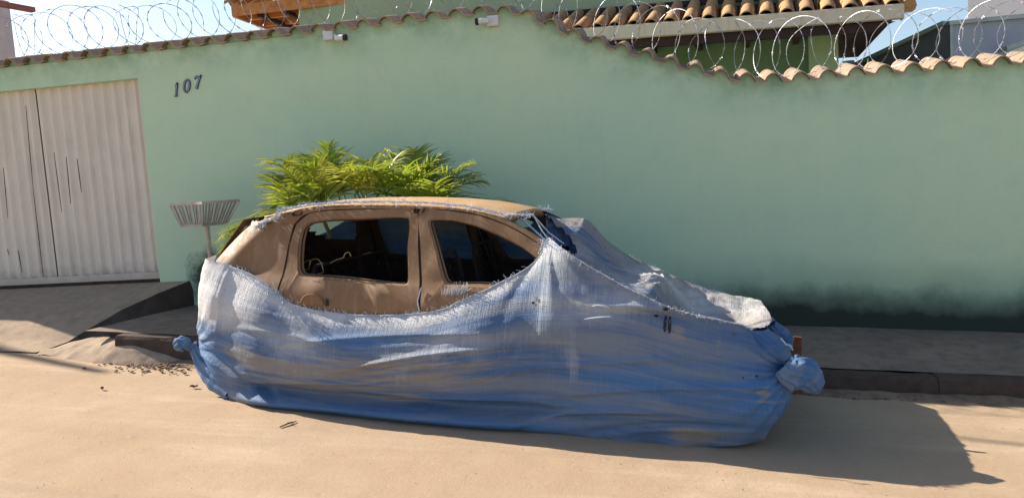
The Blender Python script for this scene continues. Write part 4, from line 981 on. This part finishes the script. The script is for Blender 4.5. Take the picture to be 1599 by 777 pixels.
# bound knots ------------------------------------------------------
def bag(pts, rs, folds, amp, name, seed, flat=.75):
    b = MB(); b.uv = []; b.col = []; n = 56; M_ = 40; prev = None
    P = [V(cmr([tuple(p) for p in pts], i / M_ * (len(pts) - 1))) for i in range(M_ + 1)]
    Rr = [cmr([(r,) for r in rs], i / M_ * (len(rs) - 1))[0] for i in range(M_ + 1)]
    for i, p in enumerate(P):
        t = (P[min(i + 1, M_)] - P[max(i - 1, 0)]).normalized()
        if prev is None: u = t.cross(V((0, 1, 0))).normalized()
        else: u = (prev - t * prev.dot(t)).normalized()
        prev = u; w2 = t.cross(u); f = i / M_
        for k in range(n + 1):
            a = 2 * pi * k / n; rr = Rr[i] * (1 + .20 * nz(a * 1.1 + f * 5, f * 7, seed + 3) + .10 * nz(cos(a) * 5 + f * 9, sin(a) * 5, seed + 5) + amp * sin(a * folds + 3 * nz(f * 2, seed)) * (.35 + .65 * abs(1 - 2 * f)) + .12 * nz(cos(a) * 1.5 + f * 3, sin(a) * 1.5, seed))
            q = p + u * cos(a) * rr + w2 * sin(a) * rr * flat; b.v.append(tuple(q)); b.uv.append((a * .12 + seed, f * .22)); b.col.append((.22, .1, .45, 1))
    W = n + 1; b.f = [(i * W + k, i * W + k + 1, (i + 1) * W + k + 1, (i + 1) * W + k) for i in range(M_) for k in range(n)]
    return b.build(name, m_tarp, tarp, 'all')
p0 = carpt(1222, 570, .10); p1 = carpt(1232, 578, .10); p2 = carpt(1248, 582, .12); p3 = carpt(1262, 590, .14); p4 = carpt(1272, 604, .15); p5 = carpt(1277, 614, .15)
bag([p0, p1, p2, p3, p4, p5], [.06, .085, .100, .080, .052, .014], 10, .16, 'nose_knot', 2.0, .8)
p0 = carpt(1205, 505, .9); p1 = carpt(1218, 522, .95); p2 = carpt(1230, 535, .95); p3 = carpt(1239, 540, .95)
bag([p0, p1, p2, p3], [.03, .055, .05, .012], 7, .12, 'upper_knot', 4.0)
k0 = carpt(306, 542, .20); k1 = carpt(296, 541, .18); k2 = carpt(288, 536, .16); k3 = carpt(280, 539, .15); k4 = carpt(275, 545, .15)
bag([k0, k1, k2, k3, k4], [.040, .026, .046, .050, .014], 8, .22, 'tail_knot', 6.0, .8)
k1 = carpt(303, 545, .18); k2 = carpt(315, 566, .13); k3 = carpt(334, 590, .08); k4 = carpt(360, 611, .03)
bag([k1, k2, k3, k4], [.035, .060, .075, .05], 7, .28, 'tail_skirt', 8.0, .55)
# white rag tied at the nose
b = MB(); a = carpt(1219, 527, .6); c = carpt(1240, 546, .55)
b.tube([a, a.lerp(c, .35) + V((0, -.01, -.012)), a.lerp(c, .7) + V((0, 0, .006)), c], .013, 8, rs=[.006, .014, .012, .016], flat=.4); b.build('white_rag', simple('white_cloth', (.78, .77, .74), (.65, .64, .62)), tarp, True)
# holes and scorched tears
m_hole = simple('torn_hole', (.05, .035, .028), (.02, .016, .014), 60)
def patch(px, py, w_, h_, name, mat, seed, t=-.05):
    c = carpt(px, py, t); b = MB(); n = 26; vs = []
    best = min((abs(c.x - ring_at(TOT * k / 400)[0]) + (10 if ring_at(TOT * k / 400)[1] > .04 else 0), TOT * k / 400) for k in range(401))[1]
    def onsurf(s, z):
        lo_l = best + (s - c.x); r = ring_at(lo_l); v = clamp((z - r[4]) / (r[2] - r[4]), 0, .995); p = skirt(lo_l, v); return p + V((0, -.0035, 0))
    for k in range(n):
        a = 2 * pi * k / n; rr = 1 + .38 * nz(cos(a) * 2 + seed, sin(a) * 2, seed); vs.append(onsurf(c.x + w_ * rr * cos(a), c.z + h_ * rr * sin(a)))
    vs.append(onsurf(c.x, c.z)); b.add(vs, [(k, (k + 1) % n, n) for k in range(n)]); b.build(name, mat, tarp)
m_smear = simple('brown_smear', (.20, .15, .12), (.12, .09, .075), 40)
for dx in (-5, 0, 5): patch(1043 + dx, 510 + dx * .3, .009, .045, 'torn_slit', m_hole, dx + 9.0)
patch(1040, 486, .016, .010, 'torn_hole', m_hole, 2.2); patch(1150, 514, .018, .006, 'torn_hole', m_hole, 4.1); patch(1023, 497, .014, .006, 'torn_hole', m_hole, 3.3)
patch(1184, 592, .007, .008, 'torn_hole', m_hole, 7.7); patch(828, 476, .012, .008, 'torn_hole', m_hole, 5.1); patch(833, 470, .004, .012, 'torn_hole', m_hole, 6.1); patch(1160, 592, .004, .005, 'torn_hole', m_hole, 1.7)
patch(1150, 530, .006, .012, 'torn_hole', m_smear, 8.1)
m_patch = Mat('faded_patch', .8, 0, .1); m_patch.col(m_patch.mix(m_patch.ramp(m_patch.noise(14, 5), [(.35, 0.), (.65, 1.)]), (.24, .25, .27), (.12, .18, .27))); m_patch = m_patch.m
# loose threads -----------------------------------------------------
rf = random.Random(12); fr = MB()
def thread(p, d, ln, curl=.5, r=.0011):
    pts = [V(p)]; d = V(d).normalized(); 
    for k in range(5):
        d = (d + V((rf.uniform(-1, 1), rf.uniform(-1, 1), rf.uniform(-1, 1))) * curl * .5).normalized(); pts.append(pts[-1] + d * ln / 5)
    fr.tube(pts, r, 3, caps=False)
for k in range(420):                                                # torn top edge along the flank
    l = rf.uniform(LEN[8], LEN[20]); r = ring_at(l); p = skirt(l, .99); dens = .5 + .5 * nz(l * 3, 8)
    if rf.random() > .35 + dens: continue
    thread(p, (rf.uniform(-1, 1), -.35, rf.uniform(-.3, 1)), rf.uniform(.015, .055), .7)
for k in range(110):                                                # the big tuft by the centre pillar
    s = rf.uniform(2.50, 2.66); f = (s - 2.50) / .16; p = V((s + .0, bt(.84) - .01, .72 + .05 * f + rf.uniform(0, .02))); thread(p, (.25 + .3 * f + rf.uniform(-.2, .2), -.05, 1), rf.uniform(.06, .13), .25, .0014)
for k in range(120):
    s = rf.uniform(1.22, 1.55); r = interp([(1.18, .845), (1.45, .70), (1.6, .67)], s); thread(V((s, bt(.8) - .02, r - rf.uniform(0, .03))), (rf.uniform(-1, 1), -.5, rf.uniform(-.5, .8)), rf.uniform(.03, .09), 1.0)
for k in range(260):                                                # ridge over the near wing
    l = rf.uniform(L_R0, L_R1); p = skirt(l, 1.0)
    if p.x > 3.85 and rf.random() < .3: continue
    thread(p + V((0, -.004, 0)), (rf.uniform(-.6, 1), -.9, rf.uniform(-.8, .8)), rf.uniform(.010, .035), .8)
for k in range(160): l = rf.uniform(L_F1, L_F0); p = skirt(l, 1.0); thread(p, (rf.uniform(-1, 1), -.3, rf.uniform(.2, 1)), rf.uniform(.01, .04), .8)
for k in range(60): thread(V((2.87 + rf.uniform(-.05, .06), 1.40 + rf.uniform(-.05, .04), 1.285)), (rf.uniform(-1, 1), -.3, rf.uniform(0, 1)), rf.uniform(.02, .06), .8, .0016)
for k in range(70): p = V((3.17 + rf.uniform(-.02, .03), bt(1.13) - .03 + rf.uniform(0, .05), rf.uniform(1.0, 1.17))); thread(p, (-.5 + rf.uniform(-.4, .7), -.4, rf.uniform(-1, .3)), rf.uniform(.03, .08), .5)
tag(fr.build('loose_threads', m_thread, tarp, fix=False), kind='stuff')
# pale rim where the weave is rubbed to bare white threads
def rim(path, w_, name, mat=None):
    b = MB(); n = len(path); rr = [w_ * (.55 + .6 * abs(nz(i * .17, w_ * 99))) for i in range(n)]; b.tube(path, w_, 6, rs=rr, flat=.6); return b.build(name, mat or m_thread, tarp, True)
rim([skirt(lerp(LEN[9], LEN[20], i / 160), 1.0) + V((0, -.003, 0)) for i in range(161)], .0045, 'frayed_edge')
rim([skirt(lerp(LEN[20], ring_l(23, .2), i / 80), 1.0) + V((0, -.004, .001)) for i in range(81)], .006, 'frayed_edge')
rim([skirt(lerp(ring_l(24, .4), L_R1, i / 70), 1.0) + V((0, -.004, .003)) for i in range(71)], .011, 'frayed_edge')
for pts_ in (((912, 498), (925, 496), (940, 494.5), (955, 494)), ((924, 478), (934, 476), (946, 478), (952, 481))):
    P_ = [carpt(x_, y_, -.045) for x_, y_ in pts_]; fr2 = MB(); fr2.tube([V(cmr([tuple(p) for p in P_], i / 5)) for i in range(16)], .004, 5, rs=[.0045 * sin(pi * (i + .5) / 16) + .0008 for i in range(16)]); fr2.build('crease_highlight', m_thread, tarp, True)  # pale tubes stand for the highlights along two creases
# twisted strip of torn hem lying along the roof edge
m_strip = simple('roof_strip_cloth', (.62, .64, .70), (.38, .42, .52), 18, rough=.8)
sp = [(402, 356, .22), (420, 345, .26), (450, 335, .30), (490, 326, .33), (540, 321, .34), (600, 318.5, .34), (660, 319, .34), (720, 324, .34), (770, 332, .34), (815, 341, .33), (833, 345, .34)]
PS = []
for x, y, t in sp:
    p = carpt(x, y, t); PS.append(p)
path = []
for i in range((len(PS) - 1) * 8 + 1):
    p = V(cmr([tuple(q) for q in PS], i / 8)); 
    path.append(p)
def roofsnap(p):
    q = clamp((p.y - .25) / 1.18); z = roof_z(clamp(p.x, .9, 2.86), q); return V((p.x, p.y, max(p.z, z + .004)))
path = [roofsnap(p) if p.x > 1.2 else p for p in path]
b = MB(); n = len(path)
for strand in range(5):
    pts = []; 
    for i, p in enumerate(path):
        wd = interp([(0, .030), (.35, .022), (.55, .010), (1, .014)], i / n); a = i * .55 + strand * 1.26
        pts.append(p + V((0, cos(a) * wd + .006 * nz(i * .3, strand), abs(sin(a)) * .006 + .002)))
    b.tube(pts, .004, 5, rs=[interp([(0, .008), (.35, .007), (.55, .0035), (1, .005)], i / n) for i in range(n)], flat=.5)
b.build('roof_strip', m_strip, tarp, True, fix=False)
fr = MB()
for k in range(420):
    i = int((rf.random() ** 1.2) * (n - 1)); p = path[i]; thread(p + V((0, rf.uniform(-.02, .02), .004)), (rf.uniform(-1, 1), rf.uniform(-.9, .3), rf.uniform(-.4, .4)), rf.uniform(.02, .07), .8, .0013)
e0 = path[-1]; 
for k in range(2):                                                  # strands pulled down to the flank cover
    tgt = V((3.20 + .05 * k, .30 + .12 * k, 1.13 - .012 * k)); fr.tube([e0, e0.lerp(tgt, .5) + V((0, 0, -.015 - .004 * k)), tgt], .0045 if k < 3 else .003, 4)
tgt = V((3.02, .9, 1.17)); fr.tube([V((2.88, .66, 1.27)), V((2.98, .62, 1.2)), V((3.15, .5, 1.09)), V((3.25, .45, 1.07))], .007, 5)
tag(fr.build('roof_threads', m_thread, tarp, fix=False), kind='stuff')
b = MB(); b.tube([V((2.378, bt(.83) - .006, .84)), V((2.372, bt(.75) - .010, .76)), V((2.385, bt(.68) - .006, .70))], .004, 5); b.build('loose_strand', m_thread, tarp, True)

# ---------------------------------------------------------------- areca palm between the car and the wall
def leaf_mat():
    M = Mat('palm_leaf', .42, 0, .45); n = M.noise(6, 4, .6); oi = M.n.new('ShaderNodeObjectInfo').outputs['Random']; A = M.attr('mask')
    c = M.mix(M.ramp(n, [(.38, 0.), (.60, 1.)]), (.08, .19, .022), (.25, .36, .035)); c = M.mix(M.math('MULTIPLY', oi, .5), c, (.46, .46, .045)); c = M.mix(A[0], c, (.40, .33, .10))
    M.col(c); tr = M.n.new('ShaderNodeBsdfTranslucent'); M.L(M.mix(.4, c, (.5, .6, .04)), tr.inputs[0]); mx = M.n.new('ShaderNodeMixShader'); mx.inputs[0].default_value = .42
    M.L(M.b.outputs[0], mx.inputs[1]); M.L(tr.outputs[0], mx.inputs[2]); M.L(mx.outputs[0], M.n['Material Output'].inputs[0]); return M.m
m_leaf = leaf_mat(); m_stem = simple('palm_stem', (.22, .24, .07), (.30, .27, .11), 8, rough=.5)
palm = empty('areca_palm', (-2.4, -.72, pave_z(-2.4, -.72)), 'bushy areca palm with yellow green fronds behind the rusty car roof', 'palm')
rp_ = random.Random(21)
def frond(base, az, elev, L, droop, seed, twist=0.0, lk=1.0):
    rr = random.Random(seed); b = MB(); b.col = []; P = []; n = 22; p = V(base); e = elev; h = az
    st = L / n
    for i in range(n + 1):
        P.append(p.copy()); d = V((cos(e) * cos(h), cos(e) * sin(h), sin(e))); p = p + d * st; e -= droop / n * (.5 + 1.2 * i / n); h += twist / n
    b.tube(P, .006, 5, rs=[lerp(.008, .0018, i / n) for i in range(n + 1)]); b.col = [(0, 0, 0, 1)] * len(b.v)
    m_ = 17; dry = rr.random() < .2
    for k in range(m_):
        f = .22 + .76 * k / (m_ - 1); i = min(int(f * n), n - 1); g = f * n - i; q = P[i].lerp(P[i + 1], g); T = (P[i + 1] - P[i]).normalized()
        sd = T.cross(V((0, 0, 1))); sd = sd.normalized() if sd.length > .05 else V((sin(h), -cos(h), 0)); up = sd.cross(T).normalized()
        for sg in (-1, 1):
            ll = .33 * lk * sin(pi * (.16 + .80 * f)) ** .7 * rr.uniform(.85, 1.12); an = rad(lerp(58, 24, f) + rr.uniform(-6, 6))
            d = (T * cos(an) + sd * sg * sin(an) + up * rr.uniform(.2, .7)).normalized(); wv = d.cross(up).normalized(); wd = .0125 * rr.uniform(.8, 1.25)
            pts = [q]; dd = d.copy(); ns = 4
            for _ in range(ns): dd = (dd + V((0, 0, -.15 - .16 * rr.random()))).normalized(); pts.append(pts[-1] + dd * ll / ns)
            vs = []
            for j, pt_ in enumerate(pts):
                ww = wd * (.55, 1.0, .95, .6, .08)[j]; vs += [pt_ - wv * ww, pt_ + up * -.003, pt_ + wv * ww]
            b.add(vs, [(j * 3 + c_, j * 3 + c_ + 1, j * 3 + c_ + 4, j * 3 + c_ + 3) for j in range(ns) for c_ in (0, 1)])
            cc = rr.random() ** 5 + (.35 if dry else 0); tip = [cc * .5, cc * .6, cc * .8, min(1, cc + .15), min(1, cc + .45)]
            b.col += [(min(1, tip[j]), 0, 0, 1) for j in range(ns + 1) for _ in range(3)]
    return b.build('frond', m_leaf, palm, 'all', fix=False)
PB = palm.location
stems = [(-.75, .0, 1.05), (-.45, -.08, 1.22), (-.2, .05, 1.12), (.05, -.05, 1.18), (.3, .05, 1.12), (.5, -.03, 1.2), (.72, .05, .98)]
for sx, sy, h in stems:
    b = MB(); n = 9; pts = [V((sx * .45, sy * .4, -.03)).lerp(V((sx, sy, h * .85)), i / n) + V((.02 * sin(i), 0, 0)) for i in range(n + 1)]; b.tube(pts, .02, 8, rs=[.026 - .001 * i + (.003 if i % 2 else 0) for i in range(n + 1)]); b.build('stem', m_stem, palm, True)
def F(px, py, az, el, L, dr, sd, tw=0, lk=1.0, y=-.7):
    y -= .12; p = at(px, py, y) - PB; frond(p, rad(az), rad(el), L, rad(dr * .8), sd, tw, lk)
# fronds, each from the stem it grows on
F(510, 335, 150, 62, .66, 75, 1); F(502, 330, 118, 78, .58, 60, 2); F(515, 330, 95, 84, .60, 22, 3, y=-.75, lk=.8); F(490, 345, 168, 50, .48, 95, 4, lk=.9); F(480, 350, 195, 42, .46, 100, 5, y=-.8, lk=.85)
F(655, 335, 108, 76, .66, 48, 14, y=-.72); F(660, 345, 78, 74, .70, 62, 15, lk=.9); F(665, 335, 40, 60, .58, 80, 16, y=-.75); F(668, 330, 12, 46, .52, 62, 17, y=-.75); F(655, 345, 345, 40, .55, 70, 18, y=-.8)
F(685, 350, 4, 30, .66, 55, 21, y=-.75, lk=.8); F(680, 345, 20, 30, .48, 55, 20, y=-.7); F(445, 362, 192, 34, .50, 90, 22, y=-.85); F(430, 372, 185, 18, .40, 70, 24, y=-.85); F(415, 375, 172, 30, .36, 110, 36, y=-.8)
F(705, 352, 2, 24, .60, 42, 91, y=-.7, lk=.8); F(700, 356, 10, 12, .56, 30, 92, y=-.62, lk=.7)
for k in range(24):                                                 # the crowded middle: short arching fronds at all angles
    px = lerp(455, 690, (k * .618) % 1.0); side_ = (px - 572) / 125
    az = (180 if side_ < 0 else 0) + rp_.uniform(-95, 95) if abs(side_) > .35 else rp_.uniform(0, 360)
    F(px, 342 - 26 * (1 - abs(side_)) + rp_.uniform(-12, 10), az, rp_.uniform(52, 88), rp_.uniform(.38, .60), rp_.uniform(50, 120), 50 + k, rp_.uniform(-.6, .6), rp_.uniform(.75, 1.1), y=rp_.uniform(-.98, -.62))

# ---------------------------------------------------------------- loose stuff on the street
m_clod = simple('earth_clod', (.16, .105, .07), (.24, .165, .11), 25, rough=.95)
rg = random.Random(4); b = MB()
def clod(mb, c, r):
    vs = []; 
    for z in (-.6, .15, .75):
        for k in range(6): a = k * pi / 3 + z; rr = r * (1 - .5 * abs(z)) * rg.uniform(.7, 1.2); vs.append(V(c) + V((cos(a) * rr, sin(a) * rr, (z + .55) * r * .55)))
    mb.add(vs, [(r_ * 6 + k, r_ * 6 + (k + 1) % 6, (r_ + 1) * 6 + (k + 1) % 6, (r_ + 1) * 6 + k) for r_ in (0, 1) for k in range(6)] + [(12, 13, 14, 15, 16, 17)])
for k in range(520):
    px, py = rg.gauss(255, 34), rg.gauss(566, 7)
    if px > 300: continue
    P = gnd(px, py); clod(b, (P.x, P.y, gz(P.x) + .002), rg.uniform(.004, .019))
for k in range(160): P = gnd(rg.uniform(60, 230), rg.gauss(548, 3)); clod(b, (P.x, P.y, gz(P.x) + .002), rg.uniform(.003, .012))
for k in range(260): xx = rg.uniform(-1.0, 4.5); clod(b, (xx, KY - .03 - abs(rg.gauss(0, .07)), gz(xx) + .004), rg.uniform(.003, .013))
for k in range(420): xx = rg.uniform(-6, 3); yy = rg.uniform(-4.4, -1.6); clod(b, (xx, yy, gz(xx) - .002), rg.uniform(.0015, .004))
tag(b.build('soil_crumbs', m_clod, None, fix=False), kind='stuff')
m_leafdry = simple('dry_leaf', (.14, .075, .04), (.22, .13, .07), 30)
for (px, py, r, lab) in ((160, 608, .022, 'small dark dry leaf lying alone on the road at far left'), (303, 605, .032, 'larger dark dry leaf close to the tail end of the blue tarpaulin'), (220, 552, .030, 'dark flat clod at the foot of the ramp wedge, by the crumbs of soil')):
    P = gnd(px, py); b = MB(); n = 10; b.grid(lambda u, v: (r * (2 * u - 1), r * .55 * sin(pi * u) * (2 * v - 1), .006 + .012 * (2 * v - 1) ** 2 + .004 * sin(u * 9)), n, 4)
    o = b.build('dry_leaf', m_leafdry, None, 'all'); o.location = (P.x, P.y, gz(P.x)); o.rotation_euler = (0, 0, rg.uniform(-.6, .6)); tag(o, lab, 'leaf')
P = gnd(437, 668); Q = gnd(463, 659); b = MB(); b.tube([V((0, 0, .008)), (Q - P) * .5 + V((0, .01, .012)), (Q - P) + V((0, 0, .008))], .006, 6, rs=[.004, .006, .003])
b.tube([(Q - P) * .6 + V((0, 0, .01)), (Q - P) * .75 + V((.02, -.03, .012))], .003, 5); o = b.build('twig', m_leafdry, None, True); o.location = (P.x, P.y, gz(P.x)); tag(o, 'short brown twig lying on the road in front of the tarpaulin hem', 'twig')
